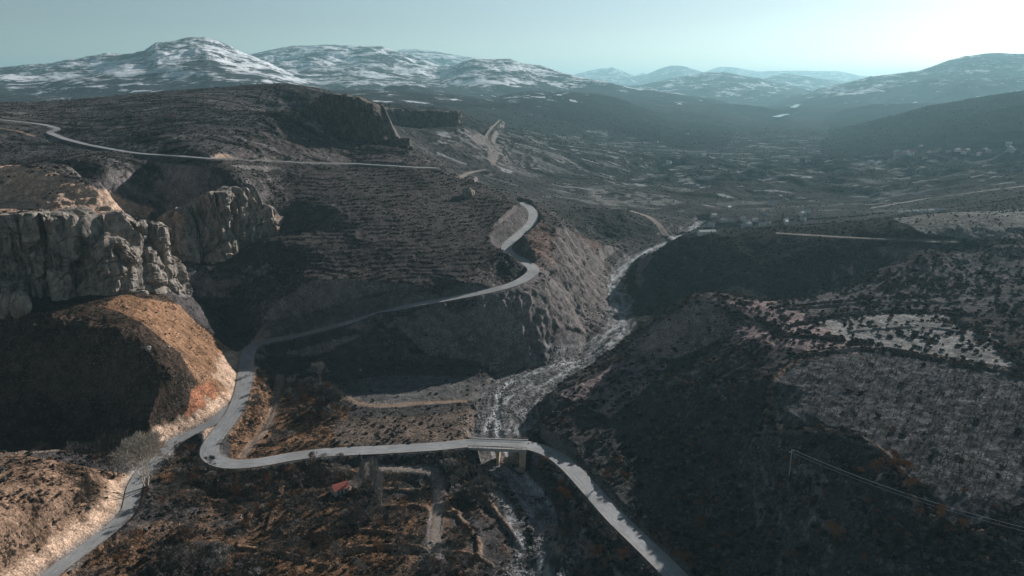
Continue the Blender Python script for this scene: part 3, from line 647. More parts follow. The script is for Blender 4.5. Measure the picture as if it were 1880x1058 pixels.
# ---------------------------------------------------------------- rock faces: sheets with buttresses, ledges and clefts
def rock_mat(name='rock', dk=1.0):
    m, t, N, L = nt(name); co = N('ShaderNodeTexCoord').outputs['Object']
    out = N('ShaderNodeOutputMaterial'); bs = N('ShaderNodeBsdfPrincipled'); bs.inputs['Roughness'].default_value = .9; bs.inputs['Specular IOR Level'].default_value = .15
    mp = N('ShaderNodeMapping'); mp.inputs['Scale'].default_value = (1, 1, .25); L(co, mp.inputs[0])
    mq = N('ShaderNodeMapping'); mq.inputs['Scale'].default_value = (.3, .3, 1.6); L(co, mq.inputs[0])
    a = noi(N, L, mp.outputs[0], .35, 6, .7, .5); b = noi(N, L, mq.outputs[0], .35, 5, .7, .2); c = noi(N, L, co, .07, 4, .6); d = noi(N, L, co, 1.6, 5, .7)
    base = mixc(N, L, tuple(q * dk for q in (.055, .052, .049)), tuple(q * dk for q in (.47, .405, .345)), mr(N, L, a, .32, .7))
    base = mixc(N, L, base, (.06, .056, .054), mr(N, L, b, .55, .72, 0, .75))
    base = mixc(N, L, base, (.28, .16, .11), mr(N, L, c, .58, .72, 0, .55))
    kc = N('ShaderNodeCombineColor'); k = mr(N, L, d, .3, .7, .6, 1.4); [L(k, kc.inputs[i]) for i in range(3)]
    base = mixc(N, L, base, kc.outputs[0], 1.0, 'MULTIPLY'); L(base, bs.inputs['Base Color'])
    bm = N('ShaderNodeBump'); bm.inputs['Strength'].default_value = 1.0; bm.inputs['Distance'].default_value = .9
    L(mth(N, L, 'ADD', mth(N, L, 'ADD', a, b), mth(N, L, 'MULTIPLY', d, .5)), bm.inputs['Height']); L(bm.outputs[0], bs.inputs['Normal'])
    L(bs.outputs[0], out.inputs[0]); return m
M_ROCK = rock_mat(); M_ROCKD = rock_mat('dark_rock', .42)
CLIFFP = {'near': (6.0, 17, .62, 1.0), 'middle': (6.0, 13, .66, 1.1), 'upper': (4.0, 15, .9, .8), 'far': (6.0, 22, 1.8, .8), 'bluff': (2.4, 8, .6, 1), 'gorge': (3.0, 9, .7, 1)}
def cliff_sheet(k, seed):
    amp, wl, st, rg = CLIFFP[k]
    P = catmull(CL[k], st); n = len(P)
    T = np.gradient(P[:, :2], axis=0); T /= np.linalg.norm(T, axis=1)[:, None] + 1e-9
    sm = max(3, int(7 / st)); ker = np.ones(sm) / sm
    T = np.stack([np.convolve(np.pad(T[:, i], sm // 2, 'edge'), ker, 'same')[sm // 2:sm // 2 + n] for i in (0, 1)], 1); T /= np.linalg.norm(T, axis=1)[:, None] + 1e-9
    Nn = np.stack([T[:, 1], -T[:, 0]], 1)                       # faces the valley
    al = np.concatenate([[0], np.cumsum(np.hypot(*np.diff(P[:, :2], axis=0).T))])
    q = WSTEP[k] + 1.5
    zt = ground(P[:, 0] - Nn[:, 0] * q, P[:, 1] - Nn[:, 1] * q); zb = np.minimum(ground(P[:, 0] + Nn[:, 0] * 4, P[:, 1] + Nn[:, 1] * 4), ground(P[:, 0] + Nn[:, 0] * 1, P[:, 1] + Nn[:, 1] * 1)) - 3.0
    sm = max(3, int(5 / st)); ker = np.ones(sm) / sm
    zt = np.convolve(np.pad(zt, sm // 2, 'edge'), ker, 'same')[sm // 2:sm // 2 + n]
    Hh = zt - zb; m = int(max(20, 44 / st * 1.0)) if k != 'far' else 40
    h = np.linspace(0, 1, m)[None, :]; A = al[:, None] + 0 * h; zz = zb[:, None] + Hh[:, None] * h
    endf = smooth(0, .12, al / al[-1]) * smooth(1, .88, al / al[-1]); endf = endf[:, None]
    if k == 'near': endf = smooth(1, .92, al / al[-1])[:, None]
    bA = 1 - 2 * np.abs(perlin(A / wl + .25 * perlin(A / 9, zz / 9, seed + 4), zz / 60.0, seed))
    b2 = 1 - 2 * np.abs(perlin(A / (wl * .34) + .3 * perlin(A / 5, zz / 6, seed + 5), zz / 30.0, seed + 1))
    led = perlin(A / 25, zz / 4.2, seed + 2); l2 = fbm(A, zz * 1.1, 3.4, 4, seed + 3, .6)
    blk = np.abs(perlin(A / 6.5, zz / 7.5, seed + 8))
    def cells(ca, cz, sd):                               # split into tilted facets, like jointed rock
        x = A / ca + .35 * perlin(A / ca / 2, zz / cz / 2, sd); y = zz / cz + .35 * perlin(A / ca / 2, zz / cz / 2, sd + 1) + .5 * (np.floor(x) % 2)
        xi = np.floor(x); yi = np.floor(y); bd = np.full(x.shape, 9.); bv = np.zeros(x.shape); b2_ = np.full(x.shape, 9.)
        for i in (-1, 0, 1):
            for j in (-1, 0, 1):
                hh = (np.sin((xi + i) * 127.1 + (yi + j) * 311.7 + sd * 17.3) * 43758.5453) % 1.0; h2 = (hh * 913.13) % 1.0; h3 = (hh * 517.77) % 1.0; h4 = (hh * 3171.1) % 1.0
                px = xi + i + h2; py = yi + j + h3; dd = (x - px) ** 2 + (y - py) ** 2
                m_ = dd < bd; b2_ = np.where(m_, bd, np.minimum(b2_, dd)); bd = np.where(m_, dd, bd)
                bv = np.where(m_, hh * 2 - 1 + (x - px) * (h4 - .5) * 2.2 + (y - py) * (h2 - .5) * 1.6, bv)
        return bv, smooth(.16, .0, np.sqrt(b2_) - np.sqrt(bd))
    c1, k1 = cells(wl * .75, 30, seed + 20); c2, k2 = cells(wl * .32, 8.5, seed + 30); c3, k3 = cells(2.1, 2.6, seed + 40)
    o = amp * (.55 * bA + .35) * (1 - .15 * h) + .22 * amp * b2 + .62 * led + .35 * l2 * rg + amp * .62 * c1 + 1.15 * rg * c2 + .42 * c3 - 2.8 * k1 - 1.0 * k2 - .25 * k3
    o = o + (1 - h) * Hh[:, None] * .10 + 1.2
    o -= 2.6 * smooth(.93, 1.0, h) ** 2                      # rounded rim
    o = np.maximum(o, .25) * endf + .2
    zz = zz + .8 * fbm(A, zz, 5, 3, seed + 6) * smooth(1, .85, h)
    rim = 1.1 * fbm(A[:, :1], 0 * A[:, :1] + 7, 6, 4, seed + 7) + .5
    X = P[:, :1] + Nn[:, :1] * o; Y = P[:, 1:2] + Nn[:, 1:2] * o
    zz = zz + rim * smooth(.8, 1, h) * endf
    # cap going back over the edge
    capn = 9; ct = np.linspace(0, 1, capn + 1)[None, 1:]
    oc = o[:, -1:] * (1 - ct) - (q + 2.5) * ct
    Xc = P[:, :1] + Nn[:, :1] * oc; Yc = P[:, 1:2] + Nn[:, 1:2] * oc
    gz = ground(Xc, Yc)
    Zc2 = np.where(oc > -q, np.maximum(zt[:, None] + rim * endf * (1 - ct) + .5 * fbm(Xc, Yc, 3, 3, seed) * endf, gz + .1 - .0), gz - .3)
    Zc2[:, -1] = gz[:, -1] - 1.5
    X = np.concatenate([X, Xc], 1); Y = np.concatenate([Y, Yc], 1); ZZ = np.concatenate([zz, Zc2], 1)
    mm = X.shape[1]; id_ = np.arange(n * mm).reshape(n, mm)
    F = np.stack([id_[:-1, :-1], id_[1:, :-1], id_[1:, 1:], id_[:-1, 1:]], -1).reshape(-1, 4)
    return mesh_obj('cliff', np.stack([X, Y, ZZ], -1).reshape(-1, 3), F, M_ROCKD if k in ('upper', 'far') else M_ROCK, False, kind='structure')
for i, k in enumerate(CL): cliff_sheet(k, 200 + 13 * i)

# ---------------------------------------------------------------- roads, tracks, water
def simple_mat(name, col, rough=.9, spec=.2, nscale=.8, nvar=.25, bump=.3, metal=0):
    m, t, N, L = nt(name); co = N('ShaderNodeTexCoord').outputs['Object']
    out = N('ShaderNodeOutputMaterial'); bs = N('ShaderNodeBsdfPrincipled'); bs.inputs['Roughness'].default_value = rough; bs.inputs['Specular IOR Level'].default_value = spec; bs.inputs['Metallic'].default_value = metal
    a = noi(N, L, co, nscale, 5, .65); b = noi(N, L, co, nscale * .12, 3, .6)
    k = mth(N, L, 'MULTIPLY', mr(N, L, a, .3, .7, 1 - nvar, 1 + nvar), mr(N, L, b, .3, .7, 1 - nvar * .7, 1 + nvar * .7))
    kc = N('ShaderNodeCombineColor'); [L(k, kc.inputs[i]) for i in range(3)]
    L(mixc(N, L, col, kc.outputs[0], 1.0, 'MULTIPLY'), bs.inputs['Base Color'])
    if bump:
        bm = N('ShaderNodeBump'); bm.inputs['Strength'].default_value = bump; bm.inputs['Distance'].default_value = .1; L(a, bm.inputs['Height']); L(bm.outputs[0], bs.inputs['Normal'])
    L(bs.outputs[0], out.inputs[0]); return m
def road_mat():
    m, t, N, L = nt('road'); co = N('ShaderNodeTexCoord').outputs['Object']; ax = N('ShaderNodeAttribute', attribute_name='rc')
    sx = N('ShaderNodeSeparateColor'); L(ax.outputs['Color'], sx.inputs[0]); c, al = sx.outputs[0], sx.outputs[1]
    out = N('ShaderNodeOutputMaterial'); bs = N('ShaderNodeBsdfPrincipled'); bs.inputs['Roughness'].default_value = .8; bs.inputs['Specular IOR Level'].default_value = .3
    a = noi(N, L, co, 1.1, 5, .7); b = noi(N, L, co, .09, 4, .6)
    cv = N('ShaderNodeCombineXYZ'); L(mth(N, L, 'MULTIPLY', c, 3.0), cv.inputs[0]); L(mth(N, L, 'MULTIPLY', al, 60.0), cv.inputs[1])
    tr = noi(N, L, cv.outputs[0], 3.0, 3, .6)
    k = mth(N, L, 'MULTIPLY', mr(N, L, a, .3, .7, .85, 1.15), mth(N, L, 'MULTIPLY', mr(N, L, b, .3, .7, .8, 1.2), mr(N, L, tr, .3, .7, .75, 1.2)))
    kc = N('ShaderNodeCombineColor'); [L(k, kc.inputs[i]) for i in range(3)]
    e = mth(N, L, 'ABSOLUTE', mth(N, L, 'SUBTRACT', c, .5))
    edge = mth(N, L, 'ADD', e, mth(N, L, 'MULTIPLY', mth(N, L, 'SUBTRACT', a, .5), .16))
    base = mixc(N, L, (.26, .265, .268), (.29, .265, .24), mr(N, L, edge, .38, .46))
    L(mixc(N, L, base, kc.outputs[0], 1.0, 'MULTIPLY'), bs.inputs['Base Color']); L(bs.outputs[0], out.inputs[0]); return m
M_ROAD = road_mat(); M_TRACK = simple_mat('track', (.19, .155, .13), nvar=.35)
def ribbon(name, P, hw, mat, lift=.05, cols=7, drape=True, jitter=.0, name_kind='structure'):
    P = np.asarray(P, float); T = np.gradient(P[:, :2], axis=0); T /= np.linalg.norm(T, axis=1)[:, None] + 1e-9
    Nn = np.stack([T[:, 1], -T[:, 0]], 1); c = np.linspace(-1, 1, cols)
    al = np.concatenate([[0], np.cumsum(np.hypot(*np.diff(P[:, :2], axis=0).T))])
    w = hw * (1 + jitter * perlin(al / 6, al * 0, 33))
    X = P[:, :1] + Nn[:, :1] * c * w[:, None]; Y = P[:, 1:2] + Nn[:, 1:2] * c * w[:, None]
    if drape:
        Zr = np.maximum(ground(X, Y), ground(X + .5, Y)) + lift; Zr[:, [0, -1]] -= lift + .12
    else: Zr = P[:, 2:3] + 0 * c + lift
    n, m = X.shape; id_ = np.arange(n * m).reshape(n, m); F = np.stack([id_[:-1, :-1], id_[:-1, 1:], id_[1:, 1:], id_[1:, :-1]], -1).reshape(-1, 4)
    rc = np.stack([np.repeat(((c + 1) / 2)[None], n, 0), np.repeat(al[:, None] / 1000, m, 1), 0 * X, 0 * X + 1], -1)
    # keep the right side up
    return mesh_obj(name, np.stack([X, Y, Zr], -1).reshape(-1, 3), F[:, ::-1], mat, attrs={'rc': rc.reshape(-1, 4)}, kind=name_kind)
def smoothz(P, w=9):
    P = P.copy(); k = np.ones(w) / w; P[:, 2] = np.convolve(np.pad(P[:, 2], w // 2, 'edge'), k, 'valid'); return P
ribbon('road', ROADS['main'], 3.6, M_ROAD, .1, 9, False)
ribbon('road', ROADS['branch'], 2.7, M_ROAD, .09, 7, False)
ribbon('road', ROADS['upper'], 2.7, M_ROAD, .12, 7, False)
for hw, P in ROADS['tracks']:
    if P[0][0] < 900: ribbon('dirt_track', P, hw, M_TRACK, .05, 5, True, .25)
def water_mat():
    m, t, N, L = nt('water'); co = N('ShaderNodeTexCoord').outputs['Object']
    out = N('ShaderNodeOutputMaterial'); bs = N('ShaderNodeBsdfPrincipled'); bs.inputs['Base Color'].default_value = (.035, .04, .036, 1); bs.inputs['Roughness'].default_value = .12
    bm = N('ShaderNodeBump'); bm.inputs['Strength'].default_value = .25; bm.inputs['Distance'].default_value = .05; L(noi(N, L, co, 1.5, 3), bm.inputs['Height']); L(bm.outputs[0], bs.inputs['Normal']); L(bs.outputs[0], out.inputs[0]); return m
M_WATER = water_mat()

def drop(pxs, hw, dz): 
    P = catmull([pz(*q) for q in pxs], 2.0); ribbon('river', P, hw, M_WATER, dz, 5, False, .25)

ribbon('river', np.c_[brk[:, :2], smoothz(brk)[:, 2] + .05] if False else brk + np.array([0, 0, .05]), 2.1, M_WATER, 0, 5, False, .2)

for L_ in ([(1424,219),(1434,214),(1447,211)], [(1455,204),(1466,193),(1477,186)]):
    P = np.array([rawg(*q) for q in L_]); P = catmull(P, 15); P[:, 2] = P[:, 2].mean() + 6; ribbon('river', P, 16, M_WATER, 0, 5, False, .4)
# ---------------------------------------------------------------- placing things on the ground
EL = (Z - CAMZ) / (Yg + W0); CM = np.maximum.accumulate(EL, 0)
def visible(x, y, up=1.0):
    j, i = gidx(x, y); return (ground(x, y) + up - CAMZ) / (y + W0) >= CM[j, i] - .0015
def pixg(u, v):
    a, b, c = ray(u, v); y = np.geomspace(112, 24000, 6000); x = a / b * y; z = CAMZ + c / b * y
    k = int(np.argmax(ground(x, y) >= z)); 
    t0, t1 = y[max(k - 1, 0)], y[k]; yy = np.linspace(t0, t1, 40); g = ground(a / b * yy, yy) >= CAMZ + c / b * yy; q = yy[int(np.argmax(g))]
    return float(a / b * q), float(q), float(ground(a / b * q, q))
def tag(o, label, cat, group=None):
    o['label'] = label; o['category'] = cat
    if group: o['group'] = group
    return o
def empty(name, loc, rz=0):
    o = bpy.data.objects.new(name, None); COL.objects.link(o); o.location = loc; o.rotation_euler = (0, 0, rz); o.empty_display_size = .1; return o
class MB:
    def __init__(s): s.v = []; s.f = []
    def box(s, x0, x1, y0, y1, z0, z1):
        n = len(s.v); s.v += [(x, y, z) for z in (z0, z1) for y in (y0, y1) for x in (x0, x1)]
        s.f += [tuple(n + q for q in f) for f in ((0, 2, 3, 1), (4, 5, 7, 6), (0, 1, 5, 4), (2, 6, 7, 3), (0, 4, 6, 2), (1, 3, 7, 5))]; return s
    def poly(s, vs, fs):
        n = len(s.v); s.v += [tuple(v) for v in vs]; s.f += [tuple(n + q for q in f) for f in fs]; return s
    def tube(s, a, b, ra, rb, k=5):
        a = Vector(a); b = Vector(b); d = (b - a); 
        if d.length < 1e-6: return s
        q = d.to_track_quat('Z', 'Y'); n = len(s.v)
        for p, r in ((a, ra), (b, rb)):
            for i in range(k):
                w = q @ Vector((math.cos(6.2832 * i / k) * r, math.sin(6.2832 * i / k) * r, 0)); s.v.append(tuple(p + w))
        s.f += [(n + i, n + (i + 1) % k, n + k + (i + 1) % k, n + k + i) for i in range(k)]; return s
    def build(s, name, mat, parent=None, link=True, smooth_=False):
        me = bpy.data.meshes.new(name); me.from_pydata(s.v, [], s.f); me.update()
        if smooth_: me.polygons.foreach_set('use_smooth', [True] * len(me.polygons))
        me.materials.append(mat); o = bpy.data.objects.new(name, me)
        if link: COL.objects.link(o)
        if parent: o.parent = parent
        return o
def copy_thing(src, loc, rz, sc):
    c = src.copy(); COL.objects.link(c); c.location = loc; c.rotation_euler = (0, 0, rz); c.scale = sc if hasattr(sc, '__len__') else (sc,) * 3
    for ch in src.children:
        d = ch.copy(); COL.objects.link(d); d.parent = c
    return c

def plant_mat(name, c1, c2, c3=None):
    m, t, N, L = nt(name); out = N('ShaderNodeOutputMaterial'); bs = N('ShaderNodeBsdfPrincipled'); bs.inputs['Roughness'].default_value = .9; bs.inputs['Specular IOR Level'].default_value = .0
    oi = N('ShaderNodeObjectInfo'); co = N('ShaderNodeTexCoord').outputs['Object']
    base = mixc(N, L, c1, c2, mth(N, L, 'POWER', oi.outputs['Random'], 1.6))
    if c3: base = mixc(N, L, base, c3, mr(N, L, mth(N, L, 'FRACT', mth(N, L, 'MULTIPLY', oi.outputs['Random'], 17.3)), .86, .95))
    k = noi(N, L, co, 4.0, 2); kc = N('ShaderNodeCombineColor'); kk = mr(N, L, k, .3, .7, .6, 1.4); [L(kk, kc.inputs[i]) for i in range(3)]
    L(mixc(N, L, base, kc.outputs[0], 1.0, 'MULTIPLY'), bs.inputs['Base Color']); L(bs.outputs[0], out.inputs[0]); return m
M_SHRUB = plant_mat('shrub', (.022, .019, .017), (.150, .139, .130), (.16, .080, .05))
M_RUST = plant_mat('rusty_leaves', (.16, .078, .04), (.24, .13, .07))
M_BARK = plant_mat('bark', (.06, .053, .048), (.17, .15, .135))
M_PALE = plant_mat('pale_bark', (.42, .36, .30), (.50, .44, .37))
M_GREYB = plant_mat('grey_bark', (.20, .185, .17), (.28, .26, .24))

def shrub_mesh(seed, flat=.75, n=70, leaf=.17):
    """a dome of small leafy sprays and twigs about one metre in radius"""
    r = random.Random(seed); mb = MB(); lobes = [(r.uniform(-.45, .45), r.uniform(-.45, .45), r.uniform(.25, .6), r.uniform(.35, .6)) for _ in range(5)]
    for k in range(n):
        lx, ly, lz, lr = lobes[k % 5]; th = r.uniform(0, 6.283); cz = r.uniform(-.25, 1); sr = math.sqrt(max(0, 1 - cz * cz)); rr = lr * r.uniform(.72, 1.08)
        p = Vector((lx + rr * sr * math.cos(th), ly + rr * sr * math.sin(th), max(.04, (lz + rr * cz) * flat)))
        nrm = Vector((sr * math.cos(th), sr * math.sin(th), cz + .2)) + Vector((r.uniform(-.6, .6), r.uniform(-.6, .6), r.uniform(-.6, .6))); nrm.normalize()
        t = nrm.orthogonal().normalized(); b = nrm.cross(t); a = r.uniform(0, 6.28); t, b = t * math.cos(a) + b * math.sin(a), b * math.cos(a) - t * math.sin(a)
        s = leaf * r.uniform(.7, 1.5)
        mb.poly([p - t * s - b * s * .5, p + t * s * .6 - b * s * .7, p + t * s + b * s * .5, p - t * s * .5 + b * s * .8], [(0, 1, 2, 3)])
    for k in range(5):
        lx, ly, lz, lr = lobes[k]; mb.tube((lx * .2, ly * .2, -.25), (lx, ly, lz * flat), .05, .02, 3)
    return mb
MINR = .032; BLADES = 3; BW = .05
def grow(mb, rnd, p, d, L, rad, depth, spread, up, kmin=2, kmax=3, wob=.18):
    seg = 2; q = Vector(p); dd = Vector(d); rad = max(rad, MINR)
    for i in range(seg):
        dd = (dd + Vector((rnd.uniform(-wob, wob), rnd.uniform(-wob, wob), rnd.uniform(-wob, wob) + up * .2))).normalized()
        nq = q + dd * (L / seg); r1 = max(MINR * .8, rad * (1 - .22 * (i + 1))); mb.tube(q, nq, rad * (1 - .22 * i), r1, 5 if depth > 3 else 3); q = nq
    if depth <= 0:
        for k in range(BLADES):
            e = (dd + Vector((rnd.uniform(-.9, .9), rnd.uniform(-.9, .9), rnd.uniform(-.4, .7)))).normalized(); w = e.orthogonal().normalized() * BW; o_ = q - dd * rnd.uniform(0, L * .8)
            mb.poly([o_ - w, o_ + w, o_ + e * max(L, .35) * rnd.uniform(.8, 1.6)], [(0, 1, 2)])
        return
    for k in range(rnd.randint(kmin, kmax)):
        ax = dd.orthogonal().normalized(); ax.rotate(Matrix.Rotation(rnd.uniform(0, 6.283), 3, dd))
        nd = (dd + ax * rnd.uniform(spread * .5, spread) + Vector((0, 0, up))).normalized()
        grow(mb, rnd, q, nd, L * rnd.uniform(.62, .85), rad * .66, depth - 1, spread, up, kmin, kmax, wob)
def bare_tree(name, seed, mat, H=6.0, depth=5, spread=.85, up=.12, stems=1, kmax=3, thick=.045, crown_mat=None):
    """Empty > trunk, branches; leafless, heights in metres"""
    rnd = random.Random(seed); root = empty(name, (0, 0, 0)); tr = MB(); br = MB()
    for s in range(stems):
        a = rnd.uniform(0, 6.283); lean = 0 if stems == 1 else .35
        d = Vector((math.cos(a) * lean, math.sin(a) * lean, 1)).normalized(); top = d * (H * (.28 if stems == 1 else .2)); b0 = Vector((math.cos(a), math.sin(a), 0)) * (.0 if stems == 1 else H * .03)
        tr.tube(b0 + Vector((0, 0, -.5)), b0 + top, H * thick, H * thick * .7, 6)
        for k in range(rnd.randint(3, 4)):
            th = rnd.uniform(0, 6.283); nd = (d + Vector((math.cos(th), math.sin(th), 0)) * spread * rnd.uniform(.4, .9) + Vector((0, 0, up))).normalized()
            grow(br, rnd, b0 + top * rnd.uniform(.8, 1), nd, H * .27, H * thick * .45, depth - 1, spread, up, 2, kmax)
    tr.build('trunk', mat, root, smooth_=True); br.build('crown', crown_mat or mat, root); return root
def poplar(name, seed, mat, H=14.0):
    rnd = random.Random(seed); root = empty(name, (0, 0, 0)); tr = MB(); br = MB()
    tr.tube((0, 0, -.6), (0, 0, H * .55), H * .016, H * .009, 6); tr.tube((0, 0, H * .55), (0, 0, H * .98), H * .009, .02, 5)
    for k in range(70):
        z = H * (.1 + .85 * (k / 70)); th = rnd.uniform(0, 6.283); L = H * .16 * (1 - .72 * k / 70) * rnd.uniform(.6, 1.2)
        grow(br, rnd, (0, 0, z), Vector((math.cos(th) * .35, math.sin(th) * .35, 1)).normalized(), L, H * .0035, 2, .4, .25, 2, 3)
    tr.build('trunk', mat, root, smooth_=True); br.build('crown', mat, root); return root

# ---------------------------------------------------------------- the bridge
M_CONC = simple_mat('concrete', (.36, .345, .32), nvar=.3, nscale=1.5); M_WARMC = simple_mat('warm_concrete', (.40, .30, .21), nvar=.4, nscale=.8); M_STEEL = simple_mat('steel', (.16, .15, .14), .5, .5, nvar=.1, bump=0)  # pier and abutments get a warmer, more orange concrete tone
A_, B_ = Vector(pz(864, 814, 0)), Vector(pz(966, 817.5, 0)); mid = (A_ + B_) / 2; ln = (B_ - A_).length; ang = math.atan2(B_.y - A_.y, B_.x - A_.x)
br = empty('road_bridge', (mid.x, mid.y, 0), ang); tag(br, 'flat concrete road bridge on one middle pier over the gravel river bed', 'bridge')
h = ln / 2 + .6
MB().box(-h, h, -4.3, 4.3, -1.15, -.06).build('deck', M_CONC, br)
for sy in (-1, 1):
    MB().box(-h, h, sy * 4.3 - .28, sy * 4.3 + .28, -.75, .32).build('parapet', M_CONC, br)
    rl = MB()
    for i in range(13): x = -h + .3 + i * (2 * h - .6) / 12; rl.box(x - .05, x + .05, sy * 4.3 - .05, sy * 4.3 + .05, .32, 1.15)
    rl.box(-h, h, sy * 4.3 - .06, sy * 4.3 + .06, 1.15, 1.25); rl.box(-h, h, sy * 4.3 - .04, sy * 4.3 + .04, .7, .76); rl.build('railing', M_STEEL, br)
pm = MB(); pm.box(-.55, .55, -3.6, 3.6, -9.5, -1.55); pm.box(-.9, .9, -4.1, 4.1, -1.55, -1.152); pm.build('pier', M_WARMC, br)
for sx in (-1, 1):
    ab = MB(); x0, x1 = sorted((sx * (h - .4), sx * (h - 3.0))); ab.box(x0, x1, -4.15, 4.15, -9, -1.153)
    for sy in (-1, 1): y0, y1 = sorted((sy * 4.15, sy * 8.2)); ab.poly([(x0, y0 if sy > 0 else y1, -9), (x1, y0 if sy > 0 else y1, -9), (x1, sy * 8.2, -9), (x0, sy * 8.2, -9), (x0, y0 if sy > 0 else y1, -.9), (x1, y0 if sy > 0 else y1, -.9), (x1, sy * 8.2, -5.2), (x0, sy * 8.2, -5.2)], [(0, 1, 5, 4), (1, 2, 6, 5), (2, 3, 7, 6), (3, 0, 4, 7), (4, 5, 6, 7), (0, 3, 2, 1)])
    ab.build('abutment', M_WARMC, br)

# ---------------------------------------------------------------- water in the lower channel
def drop_river(pxs, hw, dz):
    P = catmull([pz(*q) for q in pxs], 2.0); return ribbon('river', P, hw, M_WATER, dz, 5, False, .25)
rp = RIVER
# ---------------------------------------------------------------- houses
M_WALLW = plant_mat('plaster', (.50, .48, .44), (.78, .75, .71)); M_ROOFR = plant_mat('red_roof', (.36, .10, .07), (.42, .15, .10)); M_ROOFM = plant_mat('metal_roof', (.28, .29, .30), (.62, .62, .61)); M_ROOFB = plant_mat('brown_roof', (.24, .15, .11), (.32, .21, .16)); M_DARK = simple_mat('dark_opening', (.03, .03, .03), bump=0)
M_REDR = simple_mat('cottage_roof', (.40, .12, .10), nvar=.15)
def house(w, d, hh, rh, wall, roof, name='house', hip=False):
    r = empty(name, (0, 0, 0)); a, b = w / 2, d / 2
    MB().box(-a, a, -b, b, -2.0, hh).poly([(-a, -b, hh), (-a, b, hh), (-a, 0, hh + rh * .96), (a, -b, hh), (a, b, hh), (a, 0, hh + rh * .96)], [(0, 2, 1), (3, 4, 5)]).build('wall', wall, r)
    e = .35; q = MB(); za, zb = hh - e * rh / b + .06, hh + rh + .06; t = .12; rr = (a * .45 if hip else 0)
    P = [(-a - e, -b - e, za), (a + e, -b - e, za), (a + e - rr, 0, zb), (-a - e + rr, 0, zb), (-a - e, b + e, za), (a + e, b + e, za)]
    P += [(x, y, z + t) for x, y, z in P]
    q.poly(P, [(0, 3, 2, 1), (3, 4, 5, 2), (6, 7, 8, 9), (9, 8, 11, 10), (0, 1, 7, 6), (4, 10, 11, 5), (0, 6, 9, 3), (3, 9, 10, 4), (1, 2, 8, 7), (2, 5, 11, 8)]).build('roof', roof, r)
    for x in (-a * .5, a * .5): MB().box(x - .45, x + .45, -b - .03, -b + .05, hh * .35, hh * .35 + 1.1).build('window', M_DARK, r)
    MB().box(-.45, .45, -b - .03, -b + .05, .0, 2.0).build('door', M_DARK, r); return r
x, y, z = pixg(624, 903)
c = house(7.5, 6.0, 2.6, 2.2, M_WALLW, M_REDR, 'cottage'); c.location = (x, y, z); c.scale = (.75,) * 3; c.rotation_euler = (0, 0, R(35)); tag(c, 'small cottage with a bright red pitched roof among bare farm trees', 'cottage')
HK = [house(9, 7, 4.6, 1.8, M_WALLW, M_ROOFM), house(11, 8, 5.4, 2.2, M_WALLW, M_ROOFR), house(8, 7, 3.4, 1.6, M_WALLW, M_ROOFB), house(20, 8, 3.4, 1.6, M_WALLW, M_ROOFM, 'shed')]
used = [False] * 4
def put_house(k, u, v, rz, label, group, cat='house', s=1.0):
    x, y, z = pixg(u, v)
    if not used[k]: o = HK[k]; used[k] = True; o.location = (x, y, z); o.rotation_euler = (0, 0, rz); o.scale = (s,) * 3
    else: o = copy_thing(HK[k], (x, y, z), rz, s)
    return tag(o, label, cat, group)
LH = [ # single ones one can point to
 (3, 1297, 430, .2, 'long pale shed with bright metal roof beside the river bend', 'village buildings by the river', 'shed'),
 (0, 1277, 429, -.3, 'small white house left of the long bright riverside shed', 'village buildings by the river', 'house'),
 (0, 1310, 399, .4, 'white house standing apart at the upper end of the riverside village', 'village buildings by the river', 'house'),
 (1, 1648, 287, .1, 'larger house with red roof leading the upper village on the right slope', 'upper village houses', 'house'),
 (0, 1462, 299, .3, 'leftmost white house of the isolated pair on the valley slope', 'upper village houses', 'house'),
 (2, 1483, 297, -.2, 'brown roofed house right of the leftmost white house on the valley slope', 'upper village houses', 'house'),
 (0, 1598, 301, .1, 'bright white house at the near edge of the upper village', 'upper village houses', 'house'),
 (0, 1611, 303, .5, 'white house just right of the bright one at the village near edge', 'upper village houses', 'house'),
]
for k, u, v, rz, lab, gr, cat in LH: put_house(k, u, v, rz, lab, gr, cat, 1.0 if v < 310 else .65)
rh = random.Random(5)
for i in range(26):
    u = rh.uniform(1635, 1860); v = 284 + (u - 1640) * -.03 + rh.gauss(0, 7); put_house(rh.choice([0, 0, 1, 2]), u, v, rh.uniform(-.6, .6), 'pale house in the loose cluster of the upper village', 'upper village houses', 'house', rh.uniform(.65, 1.0))
for i in range(26):
    u = rh.uniform(1305, 1500); v = 437 - (u - 1300) * .10 - abs(rh.gauss(0, 16)) - 8; put_house(rh.choice([0, 0, 0, 2]), u, v, rh.uniform(-.8, .8), 'small pale house in the cluster of the riverside village', 'village houses along the river', 'house', rh.uniform(.5, .8))
for i, u in enumerate((1655, 1668, 1683, 1698, 1712, 1726)):
    put_house(3, u, 391 - i * .7, rh.uniform(-.15, .15), 'long low farm shed with glaring white roof behind the flat pale field', 'farm sheds behind the field', 'shed', .5)
for i, (hu, hv) in enumerate(((1126, 268), (1163, 282), (1205, 262), (1228, 301), (1262, 247), (1291, 288), (1342, 262), (1371, 304), (1408, 276))):
    put_house(rh.choice([0, 2]), hu, hv, rh.uniform(-.8, .8), 'tiny pale house scattered on the far valley floor', 'houses scattered in the far valley', 'house', 1.0)
for k in range(4):
    if not used[k]: bpy.data.objects.remove(HK[k])

